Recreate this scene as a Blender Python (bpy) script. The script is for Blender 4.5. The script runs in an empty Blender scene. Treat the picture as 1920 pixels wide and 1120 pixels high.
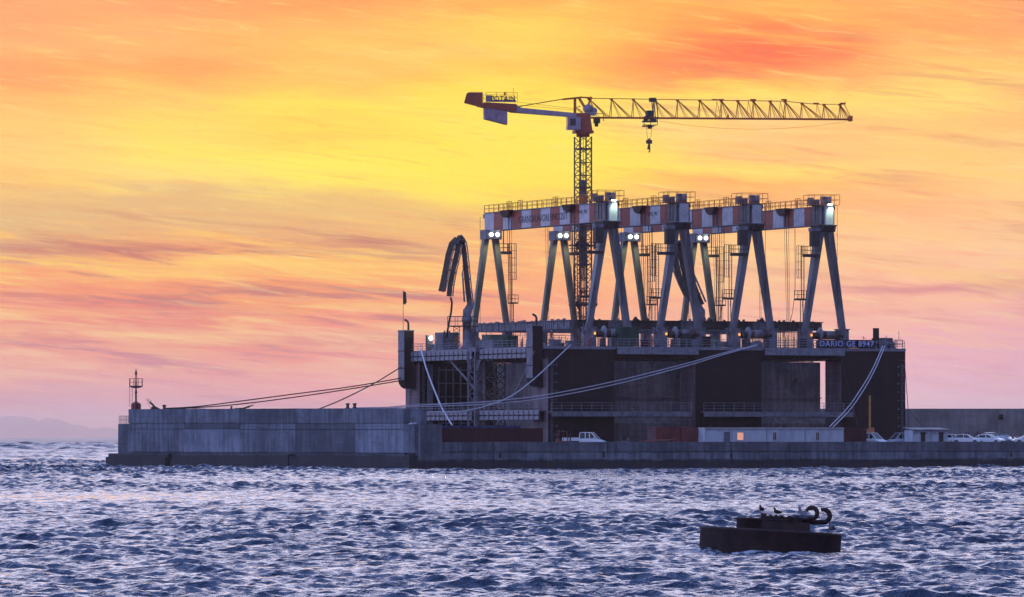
import bpy, math, random
import numpy as np
from mathutils import Vector, Matrix
random.seed(7)
R = math.radians
SC = bpy.context.scene
COL = SC.collection

# ---------------------------------------------------------------- camera
F = 10300.0            # focal length in pixels of the 1920 px wide photograph
CZ = 4.4               # eye height above the sea
cam_d = bpy.data.cameras.new('camera'); cam = bpy.data.objects.new('camera', cam_d); COL.objects.link(cam)
cam.location = (0, 0, CZ); cam.rotation_euler = (R(90), 0, 0)
cam_d.sensor_width = 36; cam_d.lens = 36*F/1920; cam_d.shift_y = 260/1920
cam_d.clip_start = 1; cam_d.clip_end = 120000
SC.camera = cam
SC.view_settings.view_transform = 'Standard'; SC.view_settings.look = 'None'
SC.view_settings.exposure = 0; SC.view_settings.gamma = 1; SC.view_settings.use_curve_mapping = False

# ---------------------------------------------------------------- node helpers
class NT:
    def __init__(s, tree): s.t = tree; s.n = tree.nodes; s.l = tree.links
    def new(s, typ, **kw):
        nd = s.n.new(typ)
        for k, v in kw.items(): setattr(nd, k, v)
        return nd
    def put(s, sock, v):
        if isinstance(v, bpy.types.NodeSocket): s.l.new(v, sock)
        else: sock.default_value = v
    def math(s, op, a, b=None, c=None, clamp=False):
        nd = s.new('ShaderNodeMath', operation=op); nd.use_clamp = clamp
        s.put(nd.inputs[0], a)
        if b is not None: s.put(nd.inputs[1], b)
        if c is not None: s.put(nd.inputs[2], c)
        return nd.outputs[0]
    def mapr(s, v, a, b, c=0.0, d=1.0, smooth=True):
        nd = s.new('ShaderNodeMapRange', interpolation_type='SMOOTHSTEP' if smooth else 'LINEAR')
        s.put(nd.inputs[0], v); nd.inputs[1].default_value = a; nd.inputs[2].default_value = b
        nd.inputs[3].default_value = c; nd.inputs[4].default_value = d
        return nd.outputs[0]
    def mix(s, f, a, b, blend='MIX'):
        nd = s.new('ShaderNodeMix', data_type='RGBA', blend_type=blend); nd.clamp_factor = True
        s.put(nd.inputs[0], f)
        for i, v in ((6, a), (7, b)):
            if isinstance(v, bpy.types.NodeSocket): s.l.new(v, nd.inputs[i])
            else: nd.inputs[i].default_value = tuple(v)+((1,) if len(v) == 3 else ())
        return nd.outputs[2]
    def comb(s, x, y, z=0.0):
        nd = s.new('ShaderNodeCombineXYZ'); s.put(nd.inputs[0], x); s.put(nd.inputs[1], y); s.put(nd.inputs[2], z)
        return nd.outputs[0]
    def noise(s, vec, scale, detail=3, rough=.5, dist=0.0, dim='3D'):
        nd = s.new('ShaderNodeTexNoise', noise_dimensions=dim)
        s.put(nd.inputs['Vector'], vec); nd.inputs['Scale'].default_value = scale
        nd.inputs['Detail'].default_value = detail; nd.inputs['Roughness'].default_value = rough
        nd.inputs['Distortion'].default_value = dist
        return nd.outputs[0]
    def ramp(s, fac, stops):
        nd = s.new('ShaderNodeValToRGB'); s.put(nd.inputs[0], fac)
        e = nd.color_ramp.elements
        while len(e) < len(stops): e.new(.5)
        for i, (p, c) in enumerate(stops): e[i].position = p; e[i].color = tuple(c)+(1,)
        return nd.outputs[0]
def lin(r, g, b):
    f = lambda c: (c/255)/12.92 if c/255 <= .04045 else ((c/255+.055)/1.055)**2.4
    return (f(r), f(g), f(b))

# ---------------------------------------------------------------- dusk sky (direction based, at infinity)
W = bpy.data.worlds.new('World'); SC.world = W; W.use_nodes = True
n = NT(W.node_tree); n.n.clear()
tc = n.new('ShaderNodeTexCoord').outputs['Generated']
sep = n.new('ShaderNodeSeparateXYZ'); n.l.new(tc, sep.inputs[0])
az = n.math('ARCTAN2', sep.outputs[0], sep.outputs[1])
el = n.math('ARCSINE', sep.outputs[2])
EXT = 4.6               # degrees of elevation covered by the sunset bands
U_ = n.math('MULTIPLY', az, F/1000)                # streak space, 1 unit = about 5.6 degrees
V_ = n.math('MULTIPLY', el, F/1000)
warp = n.noise(n.comb(n.math('MULTIPLY', U_, 1.3), n.math('MULTIPLY_ADD', U_, .5, n.math('MULTIPLY', V_, 6.0)), 3.1), 2.2, 4, .55)
warp2 = n.noise(n.comb(n.math('MULTIPLY', U_, 3.0), n.math('MULTIPLY_ADD', U_, 1.4, n.math('MULTIPLY', V_, 22.0)), 8.4), 2.0, 4, .6)
# row coordinate: 0 at the top of the bands, 1 at the horizon
row = n.math('SUBTRACT', 1.0, n.math('DIVIDE', V_, .820))
row = n.math('ADD', row, n.math('MULTIPLY', n.math('SUBTRACT', warp, .5), .13))
row = n.math('ADD', row, n.math('MULTIPLY', n.math('SUBTRACT', warp2, .5), .085))
row = n.math('ADD', row, 0.0, clamp=True)
cx = n.math('ADD', U_, .960)
cx = n.math('ADD', cx, n.math('MULTIPLY', n.math('SUBTRACT', n.noise(n.comb(U_, n.math('MULTIPLY', V_, 3.0), 5.5), 2.0, 3), .5), .30))
COLS = [
 (0.0, [(0,(250,165,120)),(60,(250,175,120)),(150,(252,165,100)),(200,(252,190,110)),(270,(255,215,125)),(330,(250,200,115)),(400,(225,190,135)),(440,(228,180,125)),(472,(212,150,118)),(500,(250,170,100)),(540,(250,150,95)),(560,(238,140,110)),(600,(250,150,110)),(640,(235,140,120)),(690,(245,160,130)),(740,(225,150,155)),(790,(225,165,180)),(818,(222,185,208))]),
 (.30, [(0,(252,165,110)),(80,(255,185,115)),(115,(255,165,90)),(180,(255,205,105)),(240,(255,225,100)),(300,(255,235,95)),(345,(255,225,120)),(375,(230,190,130)),(440,(235,180,115)),(480,(248,160,95)),(500,(255,200,95)),(530,(252,160,85)),(570,(235,125,95)),(620,(240,130,105)),(660,(250,160,120)),(700,(248,150,130)),(750,(240,155,150)),(800,(245,175,180))]),
 (.62, [(0,(255,165,90)),(60,(255,190,100)),(150,(255,200,85)),(200,(255,230,80)),(250,(255,212,75)),(300,(255,245,85)),(345,(255,238,90)),(375,(240,200,115)),(430,(235,185,115)),(470,(220,150,100)),(490,(255,185,80)),(530,(250,150,80)),(580,(250,165,90)),(620,(250,138,100)),(660,(250,150,120)),(700,(255,175,135)),(740,(255,150,140)),(790,(250,165,160))]),
 (1.0, [(0,(255,180,80)),(60,(255,215,90)),(120,(255,200,75)),(180,(255,225,70)),(230,(255,235,85)),(300,(255,240,65)),(360,(255,230,60)),(400,(250,208,85)),(440,(252,185,105)),(500,(255,180,110)),(550,(255,165,95)),(600,(255,165,110)),(700,(250,155,130)),(800,(250,170,165))]),
 (1.40, [(0,(255,170,80)),(60,(255,160,75)),(100,(255,128,68)),(145,(255,165,85)),(180,(255,225,90)),(240,(255,205,140)),(280,(255,190,125)),(320,(255,225,105)),(350,(255,185,90)),(420,(255,200,130)),(500,(255,205,150)),(560,(255,190,150)),(600,(255,185,160)),(680,(248,175,170)),(800,(250,190,195))]),
 (1.75, [(0,(255,175,100)),(60,(255,168,95)),(110,(255,190,110)),(180,(255,220,120)),(230,(255,198,120)),(300,(255,210,130)),(350,(255,192,122)),(400,(255,190,140)),(460,(255,205,150)),(525,(255,185,155)),(545,(228,148,140)),(570,(255,190,160)),(620,(245,175,175)),(680,(240,175,190)),(740,(245,190,205)),(800,(250,200,210))]),
 (1.95, [(0,(250,165,110)),(70,(255,172,105)),(150,(255,205,125)),(230,(255,190,120)),(300,(255,215,140)),(360,(255,205,140)),(430,(250,200,150)),(500,(255,205,160)),(545,(225,150,145)),(600,(245,175,170)),(680,(230,165,185)),(760,(240,190,205))])]
cur = None
for i, (x, stops) in enumerate(COLS):
    c = n.ramp(row, [(p/820, lin(*q)) for p, q in stops])
    cur = c if cur is None else n.mix(n.mapr(cx, COLS[i-1][0], x), cur, c)
# broad soft clouds
blot = n.noise(n.comb(n.math('MULTIPLY', U_, .8), n.math('MULTIPLY_ADD', U_, .35, n.math('MULTIPLY', V_, 4.2)), 21.0), 2.6, 5, .6)
cur = n.mix(n.mapr(blot, .52, .80, 0, .16), cur, lin(244, 150, 105))
cur = n.mix(n.mapr(blot, .48, .22, 0, .45), cur, lin(255, 228, 140))
def blob(cur, px, py, sx, sy, col, k, tilt=0.0):
    wk = .10 if sy > 30 else .035
    dx = n.math('DIVIDE', n.math('SUBTRACT', cx, px/1000), sx/1000)
    yy = n.math('SUBTRACT', (820-py)/1000, n.math('MULTIPLY_ADD', U_, tilt, V_))
    yy = n.math('ADD', yy, n.math('MULTIPLY', n.math('SUBTRACT', warp, .5), wk))
    dy = n.math('DIVIDE', yy, sy/1000)
    r2 = n.math('ADD', n.math('MULTIPLY', dx, dx), n.math('MULTIPLY', dy, dy))
    f = n.math('MULTIPLY', n.math('EXPONENT', n.math('MULTIPLY', r2, -1.0)), k)
    return n.mix(f, cur, lin(*col))
cur = blob(cur, 1390, 105, 190, 42, (255, 112, 62), .85)
cur = blob(cur, 900, 290, 330, 62, (255, 232, 62), .62)
cur = blob(cur, 480, 405, 430, 38, (228, 184, 128), .65)
cur = blob(cur, 130, 468, 190, 9, (178, 112, 105), .5)
cur = blob(cur, 1750, 543, 210, 8, (222, 140, 142), .7)
cur = blob(cur, 760, 472, 120, 13, (190, 128, 105), .6)
cur = blob(cur, 660, 640, 200, 14, (205, 128, 115), .5)
cur = blob(cur, 100, 780, 260, 36, (226, 172, 190), .5)
fine = n.noise(n.comb(n.math('MULTIPLY', U_, 2.0), n.math('MULTIPLY_ADD', U_, 2.0, n.math('MULTIPLY', V_, 60.0)), 1.7), 2.0, 5, .65)
cur = blob(cur, 700, 508, 190, 15, (255, 192, 78), .75)
cur = blob(cur, 470, 492, 220, 13, (255, 208, 95), .65)
cur = blob(cur, 360, 628, 190, 13, (255, 204, 135), .55)
cur = blob(cur, 60, 590, 160, 10, (255, 190, 120), .5)
cur = blob(cur, 1560, 205, 260, 26, (255, 222, 120), .5)
mid = n.noise(n.comb(n.math('MULTIPLY', U_, 1.25), n.math('MULTIPLY_ADD', U_, 1.6, n.math('MULTIPLY', V_, 15.0)), 4.2), 2.1, 6, .62, .4)
msk = n.math('MULTIPLY', n.mapr(row, .44, .60), n.mapr(cx, 1.25, .80))
msk = n.math('MULTIPLY', msk, n.mapr(row, 1.0, .86))
msk = n.math('MAXIMUM', msk, n.math('MULTIPLY', n.mapr(cx, 1.05, 1.4, .10, .34), n.mapr(row, 1.0, .8)))
low = n.mapr(row, .60, .90)
cur = n.mix(n.math('MULTIPLY', n.mapr(mid, .50, .64, 0, .95), msk), cur, n.mix(low, lin(255, 206, 95), lin(255, 182, 150)))
cur = n.mix(n.math('MULTIPLY', n.mapr(mid, .49, .35, 0, .92), msk), cur, n.mix(low, lin(192, 112, 98), lin(208, 112, 128)))
cir = n.noise(n.comb(n.math('MULTIPLY', U_, 2.6), n.math('MULTIPLY_ADD', U_, 4.0, n.math('MULTIPLY', V_, 30.0)), 14.2), 2.4, 7, .7, 1.1)
cur = n.mix(n.mapr(cir, .53, .70, 0, .34), cur, lin(255, 236, 150))
cur = n.mix(n.mapr(cir, .46, .30, 0, .30), cur, lin(244, 146, 84))
fk_ = n.math('MULTIPLY_ADD', msk, .7, .12)
cur = n.mix(n.math('MULTIPLY', n.mapr(fine, .5, .70, 0, .30), fk_), cur, lin(255, 225, 150))
cur = n.mix(n.math('MULTIPLY', n.mapr(fine, .5, .30, 0, .30), fk_), cur, lin(225, 112, 88))
cur = n.mix(n.mapr(row, .92, .45), cur, n.mix(1.0, cur, (1.04, .985, .76), 'MULTIPLY'))
# above the bands: pale lilac haze, then dusk blue; behind the camera: dusk blue
high = n.ramp(n.math('DIVIDE', el, 1.5708), [(0, lin(215, 170, 185)), (.050, (.54, .64, 1.10)), (.078, (.95, 1.18, 1.90)), (.18, (.80, 1.04, 1.80)), (.30, (.36, .55, 1.25)), (.6, (.28, .40, .82)), (1, (.14, .24, .55))])
cur = n.mix(n.mapr(el, .078, .105), cur, high)
back = n.ramp(n.math('DIVIDE', el, 1.5708), [(0, (.46, .36, .56)), (.12, (.40, .46, .84)), (.4, (.28, .40, .84)), (1, (.14, .24, .55))])
aabs = n.math('ABSOLUTE', az)
sidek = n.mapr(sep.outputs[0], -.8, .8, 1.65, .45)
cur = n.mix(n.mapr(aabs, .5, 1.7), cur, n.mix(1.0, back, n.comb(sidek, sidek, sidek), 'MULTIPLY'))
bg = n.new('ShaderNodeBackground'); n.l.new(cur, bg.inputs[0]); bg.inputs[1].default_value = 1.06
wo = n.new('ShaderNodeOutputWorld'); n.l.new(bg.outputs[0], wo.inputs[0])

# ---------------------------------------------------------------- low sun veiled by cloud, behind the dock
sd = bpy.data.lights.new('sun', 'SUN'); sd.energy = .35; sd.angle = R(45); sd.color = (1, .62, .32)
so = bpy.data.objects.new('sun', sd); COL.objects.link(so)
d = Vector((-.005, 1, math.tan(R(3)))).normalized()      # towards the sun
so.rotation_euler = (-d).to_track_quat('-Z', 'Y').to_euler()

# ---------------------------------------------------------------- materials
MATS = {}
def mat(name, c, c2=None, scale=1.0, rough=.7, metal=0.0, stretch=(1, 1, 1), bump=0.0, emit=None, es=1.0, spec=.5, lo=.4, hi=.65):
    if name in MATS: return MATS[name]
    m = bpy.data.materials.new(name); m.use_nodes = True
    k = NT(m.node_tree); b = k.n['Principled BSDF']
    b.inputs['Roughness'].default_value = rough; b.inputs['Metallic'].default_value = metal
    b.inputs['Specular IOR Level'].default_value = spec
    if c2 is None: c2 = tuple(x*.7 for x in c)
    t = k.new('ShaderNodeTexCoord').outputs['Object']
    mp = k.new('ShaderNodeMapping'); k.l.new(t, mp.inputs[0]); mp.inputs['Scale'].default_value = stretch
    f = k.noise(mp.outputs[0], scale, 5, .6)
    k.put(b.inputs['Base Color'], k.mix(k.mapr(f, lo, hi), c, c2))
    if bump:
        bp = k.new('ShaderNodeBump'); bp.inputs['Strength'].default_value = bump; bp.inputs['Distance'].default_value = .05
        k.l.new(k.noise(mp.outputs[0], scale*4, 4), bp.inputs['Height']); k.l.new(bp.outputs[0], b.inputs['Normal'])
    if emit:
        b.inputs['Emission Color'].default_value = tuple(emit)+(1,); b.inputs['Emission Strength'].default_value = es
    MATS[name] = m; return m
def concrete(name, c, c2, wet=None, zoff=0.0, panel=.0):
    """board-marked concrete: vertical streaks, patches, stains; optional dark tide band up to height wet"""
    if name in MATS: return MATS[name]
    m = bpy.data.materials.new(name); m.use_nodes = True
    k = NT(m.node_tree); b = k.n['Principled BSDF']; b.inputs['Roughness'].default_value = .85
    b.inputs['Specular IOR Level'].default_value = .25
    t = k.new('ShaderNodeTexCoord').outputs['Object']
    mp = k.new('ShaderNodeMapping'); k.l.new(t, mp.inputs[0]); mp.inputs['Scale'].default_value = (1, 1, .12)
    st = k.noise(mp.outputs[0], 1.6, 5, .65); pa = k.noise(t, .22, 4, .6); fi = k.noise(t, 2.2, 5, .7)
    col = k.mix(k.mapr(st, .35, .65), c, c2)
    col = k.mix(k.mapr(pa, .42, .62, 0, .55), col, tuple(x*.62 for x in c2))
    col = k.mix(k.mapr(fi, .55, .75, 0, .5), col, tuple(min(1, x*1.35) for x in c))
    mp2 = k.new('ShaderNodeMapping'); k.l.new(t, mp2.inputs[0]); mp2.inputs['Scale'].default_value = (.25, .25, 2.5)
    ho = k.noise(mp2.outputs[0], 1.0, 3, .5)
    col = k.mix(k.mapr(ho, .56, .66, 0, .28), col, tuple(x*.55 for x in c2))
    dk = k.noise(t, .75, 6, .68)
    col = k.mix(k.mapr(dk, .60, .68, 0, .55), col, (.035, .033, .036))
    mp3 = k.new('ShaderNodeMapping'); k.l.new(t, mp3.inputs[0]); mp3.inputs['Scale'].default_value = (1.1, 1.1, .06)
    col = k.mix(k.mapr(k.noise(mp3.outputs[0], 1.0, 5, .7), .60, .72, 0, .5), col, (.085, .06, .045))
    col = k.mix(k.mapr(k.noise(mp3.outputs[0], 2.3, 4, .6), .62, .75, 0, .45), col, tuple(min(1, x*1.7) for x in c))
    if wet is not None:
        sp = k.new('ShaderNodeSeparateXYZ'); k.l.new(t, sp.inputs[0])
        z = k.math('ADD', sp.outputs[2], k.math('MULTIPLY', k.math('SUBTRACT', k.noise(t, .5, 4), .5), .8))
        col = k.mix(k.mapr(z, wet+.25, wet-.15, 0, .8), col, (.040, .040, .046))
    k.put(b.inputs['Base Color'], col)
    bp = k.new('ShaderNodeBump'); bp.inputs['Strength'].default_value = .4; bp.inputs['Distance'].default_value = .06
    k.l.new(fi, bp.inputs['Height']); k.l.new(bp.outputs[0], b.inputs['Normal'])
    MATS[name] = m; return m

# ---------------------------------------------------------------- mesh builder
class MB:
    def __init__(s): s.v = []; s.f = []; s.m = []; s.sm = []; s.mi = 0; s.smooth = False
    def add(s, vs, fs):
        o = len(s.v); s.v += [tuple(x) for x in vs]
        for f in fs: s.f.append([i+o for i in f]); s.m.append(s.mi); s.sm.append(s.smooth)
        return s
    def box(s, x0, x1, y0, y1, z0, z1):
        vs = [(x, y, z) for z in (z0, z1) for y in (y0, y1) for x in (x0, x1)]
        return s.add(vs, [(0, 2, 3, 1), (4, 5, 7, 6), (0, 1, 5, 4), (2, 6, 7, 3), (0, 4, 6, 2), (1, 3, 7, 5)])
    def cbox(s, c, d):
        return s.box(c[0]-d[0]/2, c[0]+d[0]/2, c[1]-d[1]/2, c[1]+d[1]/2, c[2]-d[2]/2, c[2]+d[2]/2)
    def hexa(s, vs):   # 8 corners ordered as in box
        return s.add(vs, [(0, 2, 3, 1), (4, 5, 7, 6), (0, 1, 5, 4), (2, 6, 7, 3), (0, 4, 6, 2), (1, 3, 7, 5)])
    def loft(s, pts, rad, nn=8, caps=True, flat=1.0, up=None):
        pts = [Vector(p) for p in pts]
        if not hasattr(rad, '__len__'): rad = [rad]*len(pts)
        rings = []; ref = Vector(up) if up else Vector((0, 0, 1))
        for i, p in enumerate(pts):
            t = (pts[min(i+1, len(pts)-1)]-pts[max(i-1, 0)]).normalized()
            r0 = ref if abs(t.dot(ref)) < .96 else Vector((1, 0, 0)) if abs(t.x) < .9 else Vector((0, 1, 0))
            a = t.cross(r0).normalized(); b = a.cross(t).normalized()
            if i and a.dot(pa) < 0: a = -a; b = -b
            pa = a
            r = rad[i]; ra, rb = (r if hasattr(r, '__len__') else (r, r*flat))
            ph = math.pi/4 if nn == 4 else 0
            rings.append([p+a*math.cos(2*math.pi*j/nn+ph)*ra+b*math.sin(2*math.pi*j/nn+ph)*rb for j in range(nn)])
        vs = [q for r in rings for q in r]; fs = []
        for i in range(len(rings)-1):
            for j in range(nn): fs.append((i*nn+j, i*nn+(j+1) % nn, (i+1)*nn+(j+1) % nn, (i+1)*nn+j))
        if caps: fs.append(tuple(range(nn))[::-1]); fs.append(tuple((len(rings)-1)*nn+j for j in range(nn)))
        return s.add(vs, fs)
    def bar(s, a, b, w=.1): return s.loft([a, b], w*.7071, 4)
    def rod(s, a, b, r, nn=8, r1=None): return s.loft([a, b], [r, r if r1 is None else r1], nn)
    def lathe(s, c, prof, nn=16, axis='z'):   # prof: (radius, height)
        vs = []; fs = []
        for r, h in prof:
            for j in range(nn):
                A = 2*math.pi*j/nn; x, y = r*math.cos(A), r*math.sin(A)
                vs.append((c[0]+x, c[1]+y, c[2]+h) if axis == 'z' else (c[0]+h, c[1]+x, c[2]+y) if axis == 'x' else (c[0]+x, c[1]+h, c[2]+y))
        for i in range(len(prof)-1):
            for j in range(nn): fs.append((i*nn+j, i*nn+(j+1) % nn, (i+1)*nn+(j+1) % nn, (i+1)*nn+j))
        fs.append(tuple(range(nn))[::-1]); fs.append(tuple((len(prof)-1)*nn+j for j in range(nn)))
        return s.add(vs, fs)
    def prism(s, poly, a, b, plane='xz'):    # polygon swept from a to b along the third axis
        def P3(p, w): return (p[0], w, p[1]) if plane == 'xz' else (w, p[0], p[1]) if plane == 'yz' else (p[0], p[1], w)
        k = len(poly); vs = [P3(p, a) for p in poly]+[P3(p, b) for p in poly]
        return s.add(vs, [tuple(range(k))[::-1], tuple(range(k, 2*k))]+[(i, (i+1) % k, k+(i+1) % k, k+i) for i in range(k)])
    def rail(s, pts, h=1.1, step=1.5, w=.05, bars=3):   # handrail along a polyline
        pts = [Vector(p) for p in pts]
        for a, b in zip(pts, pts[1:]):
            L = (b-a).length; k = max(1, round(L/step))
            for i in range(k+1): q = a.lerp(b, i/k); s.bar(q, q+Vector((0, 0, h)), w)
            for j in range(1, bars+1): z = Vector((0, 0, h*j/bars)); s.bar(a+z, b+z, w*.9)
        return s
    def tr(s, M):
        s.v = [tuple(M @ Vector(p)) for p in s.v]; return s
    def join(s, o, M=None):
        off = len(s.v); s.v += [tuple(M @ Vector(p)) for p in o.v] if M else list(o.v)
        for f, m, q in zip(o.f, o.m, o.sm): s.f.append([i+off for i in f]); s.m.append(m if o.mi or m else s.mi); s.sm.append(q)
        return s

def link_mesh(name, mb, mats):
    me = bpy.data.meshes.new(name); me.from_pydata(mb.v, [], mb.f)
    mats = mats if isinstance(mats, (list, tuple)) else [mats]
    for m in mats: me.materials.append(m)
    me.polygons.foreach_set('material_index', mb.m)
    me.polygons.foreach_set('use_smooth', mb.sm)
    import bmesh
    bm = bmesh.new(); bm.from_mesh(me); bmesh.ops.recalc_face_normals(bm, faces=bm.faces); bm.to_mesh(me); bm.free()
    o = bpy.data.objects.new(name, me); COL.objects.link(o); return o
def tag(o, label=None, cat=None, group=None, kind=None):
    if label: o['label'] = label
    if cat: o['category'] = cat
    if group: o['group'] = group
    if kind: o['kind'] = kind
    return o
def thing(name, label, cat, loc=(0, 0, 0), rz=0.0, group=None):
    o = bpy.data.objects.new(name, None); COL.objects.link(o); o.empty_display_size = .3
    o.location = loc; o.rotation_euler = (0, 0, rz)
    return tag(o, label, cat, group)
def part(name, mb, mats, parent, label=None):
    o = link_mesh(name, mb, mats); o.parent = parent
    if label: o['label'] = label
    return o
def solo(name, mb, mats, label, cat, loc=(0, 0, 0), rz=0.0, group=None, kind=None):
    o = link_mesh(name, mb, mats); o.location = loc; o.rotation_euler = (0, 0, rz)
    return tag(o, label, cat, group, kind)
def copy_tree(o, parent=None):
    c = o.copy(); COL.objects.link(c); c.parent = parent
    for ch in [x for x in bpy.data.objects if x.parent == o]: copy_tree(ch, c)
    return c
def text_mb(txt, size, depth=.02, spacing=1.0, width=None, bold=0.0):
    cu = bpy.data.curves.new('t', 'FONT'); cu.body = txt; cu.size = size; cu.extrude = depth/2
    cu.space_character = spacing; cu.resolution_u = 3; cu.offset = bold
    ob = bpy.data.objects.new('t', cu); COL.objects.link(ob)
    bpy.context.view_layer.update()
    me = ob.evaluated_get(bpy.context.evaluated_depsgraph_get()).to_mesh()
    mb = MB(); vs = [tuple(v.co) for v in me.vertices]
    x0 = min(v[0] for v in vs); x1 = max(v[0] for v in vs); y0 = min(v[1] for v in vs)
    k = (width/(x1-x0)) if width else 1
    mb.add([((v[0]-x0)*k, v[1]-y0, v[2]) for v in vs], [tuple(p.vertices) for p in me.polygons])
    ob.to_mesh_clear() if hasattr(ob, 'to_mesh_clear') else None
    bpy.data.objects.remove(ob); bpy.data.curves.remove(cu)
    return mb      # x = reading direction, y = up, z = out of the sign

# ---------------------------------------------------------------- frames
def P(px, py, Y): return Vector(((px-960)/F*Y, Y, CZ+(820-py)/F*Y))
def hit(px, py, P0, dr):
    a = (px-960)/F; t = (P0[0]*dr[1]-P0[1]*dr[0])/(a*dr[1]-dr[0])
    return Vector((a*t, t, CZ+(820-py)/F*t))
class Frame:
    def __init__(s, ox, oy, ux, uy):
        s.o = Vector((ox, oy)); s.u = Vector((ux, uy)).normalized(); s.v = Vector((-s.u.y, s.u.x)); s.rz = math.atan2(s.u.y, s.u.x)
    def w(s, u, v, z=0.0): p = s.o+s.u*u+s.v*v; return Vector((p.x, p.y, z))
    def pu(s, px, v): a = (px-960)/F; b = s.o+s.v*v; return (a*b.y-b.x)/(s.u.x-a*s.u.y)
    def pv(s, px, u): a = (px-960)/F; b = s.o+s.u*u; return (a*b.y-b.x)/(s.v.x-a*s.v.y)
    def pz(s, py, u, v): return CZ+(820-py)/F*s.w(u, v).y
DK = Frame(5.18, 784, .911, .412)        # the floating dock: u along its long side, v across
QY = Frame(-12.9, 740, 86.1, 45)         # the quay: u along its edge, v inland
BW = Frame(-57.8, 800, 44.9, -60)        # the breakwater head: u along its face, v inland

# ---------------------------------------------------------------- the sea
def build_sea():
    rr = [3.0]
    while rr[-1] < 74000:
        r = rr[-1]
        k = .03 if r < 135 else .00085 if r < 1000 else .0016 if r < 3000 else .012
        rr.append(r*(1+k))
    rr = np.array(rr)
    dense = np.linspace(-.112, .112, 840)
    side = .112+np.cumsum(np.geomspace(.0006, .12, 70)); side = side[side < math.pi]
    an = np.concatenate([-side[::-1], dense, side])
    nr, na = len(rr), len(an)
    Rg, Ag = np.meshgrid(rr, an, indexing='ij')
    X = Rg*np.sin(Ag); Y = Rg*np.cos(Ag)
    dr = np.gradient(rr)[:, None]; da = np.gradient(an)[None, :]*Rg
    sp = np.maximum(dr*np.ones_like(da), da)
    Z = np.zeros_like(X); DX = np.zeros_like(X); DY = np.zeros_like(X)
    rng = np.random.default_rng(5)
    N = 120
    L = np.geomspace(.34, 10, N)*rng.uniform(.93, 1.07, N)
    th = R(-104)+rng.normal(0, .50, N)      # wind sea running towards the camera and a little left
    ph = rng.uniform(0, 2*math.pi, N)
    for l, t, p in zip(L, th, ph):
        k = 2*math.pi/l
        s = SLOPE*(1.0 if l < 1.3 else (1.3/l)**.62)
        a = s/k
        att = np.clip((l/sp-.9)/1.0, 0, 1)
        if not att.any(): continue
        q = k*(X*math.cos(t)+Y*math.sin(t))+p
        sn = np.sin(q)*att*a; Z += np.cos(q)*att*a
        DX -= sn*math.cos(t)*.9; DY -= sn*math.sin(t)*.9
    # farther out, away from the lee of the harbour, longer seas run; they are what roughens the horizon
    wfar = np.clip((Rg-700)/1800, 0, 1)
    for l in np.geomspace(9, 75, 34)*rng.uniform(.95, 1.05, 34):
        t = R(-112)+rng.normal(0, .75); p = rng.uniform(0, 6.28); k = 2*math.pi/l; a = min(.12, .045/k)
        att = np.clip((l/sp-.9)/1.0, 0, 1)*wfar
        q = k*(X*math.cos(t)+Y*math.sin(t))+p; Z += np.cos(q)*att*a
    # gusts: patches where the chop is lower or higher
    g = .75+.35*np.sin(X*.031+Y*.012+1.2)*np.sin(Y*.019-X*.008)+.18*np.sin(X*.09+1.0)*np.sin(Y*.05)
    g = g*(1+1.15*np.clip((Rg-330)/420, 0, 1))
    Z *= g; X += DX*g; Y += DY*g
    co = np.stack([X, Y, Z], -1).reshape(-1, 3).astype(np.float32)
    idx = np.arange(nr*na).reshape(nr, na)
    q = np.stack([idx[:-1, :-1], idx[:-1, 1:], idx[1:, 1:], idx[1:, :-1]], -1).reshape(-1, 4)[:, ::-1]
    me = bpy.data.meshes.new('sea'); me.vertices.add(len(co)); me.vertices.foreach_set('co', co.ravel())
    me.loops.add(q.size); me.loops.foreach_set('vertex_index', q.ravel().astype(np.int32))
    me.polygons.add(len(q)); me.polygons.foreach_set('loop_start', np.arange(0, q.size, 4, dtype=np.int32))
    me.polygons.foreach_set('use_smooth', np.ones(len(q), dtype=bool))
    me.update(calc_edges=True)
    m = bpy.data.materials.new('sea_water'); m.use_nodes = True; k = NT(m.node_tree); b = k.n['Principled BSDF']
    b.inputs['Base Color'].default_value = (.010, .022, .055, 1); b.inputs['Roughness'].default_value = .14
    b.inputs['IOR'].default_value = 1.34; b.inputs['Specular IOR Level'].default_value = .5
    t = k.new('ShaderNodeTexCoord').outputs['Object']
    mp = k.new('ShaderNodeMapping'); k.l.new(t, mp.inputs[0]); mp.inputs['Scale'].default_value = (1, .8, 1); mp.inputs['Rotation'].default_value = (0, 0, R(20))
    h1 = k.noise(mp.outputs[0], .9, 5, .62); h2 = k.noise(mp.outputs[0], .28, 4, .6); h3 = k.noise(mp.outputs[0], 3.1, 3, .6)
    bp = k.new('ShaderNodeBump'); bp.inputs['Strength'].default_value = 1.0; bp.inputs['Distance'].default_value = .42
    k.l.new(k.math('ADD', k.math('MULTIPLY_ADD', h3, .22, h1), k.math('MULTIPLY', h2, .9)), bp.inputs['Height']); k.l.new(bp.outputs[0], b.inputs['Normal'])
    ln = k.new('ShaderNodeVectorMath', operation='LENGTH'); k.l.new(t, ln.inputs[0])
    rgh = k.mapr(ln.outputs['Value'], 700, 3500, .08, .38, False)
    # spots of foam on the crests
    sp_ = k.new('ShaderNodeSeparateXYZ'); k.l.new(t, sp_.inputs[0])
    fo = k.math('MULTIPLY', k.mapr(sp_.outputs[2], .26, .50), k.mapr(k.noise(t, 2.3, 5, .7), .52, .66))
    bd = k.new('ShaderNodeVectorMath', operation='DISTANCE'); k.l.new(t, bd.inputs[0]); bd.inputs[1].default_value = (9.4, 207.6, 0)
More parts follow.
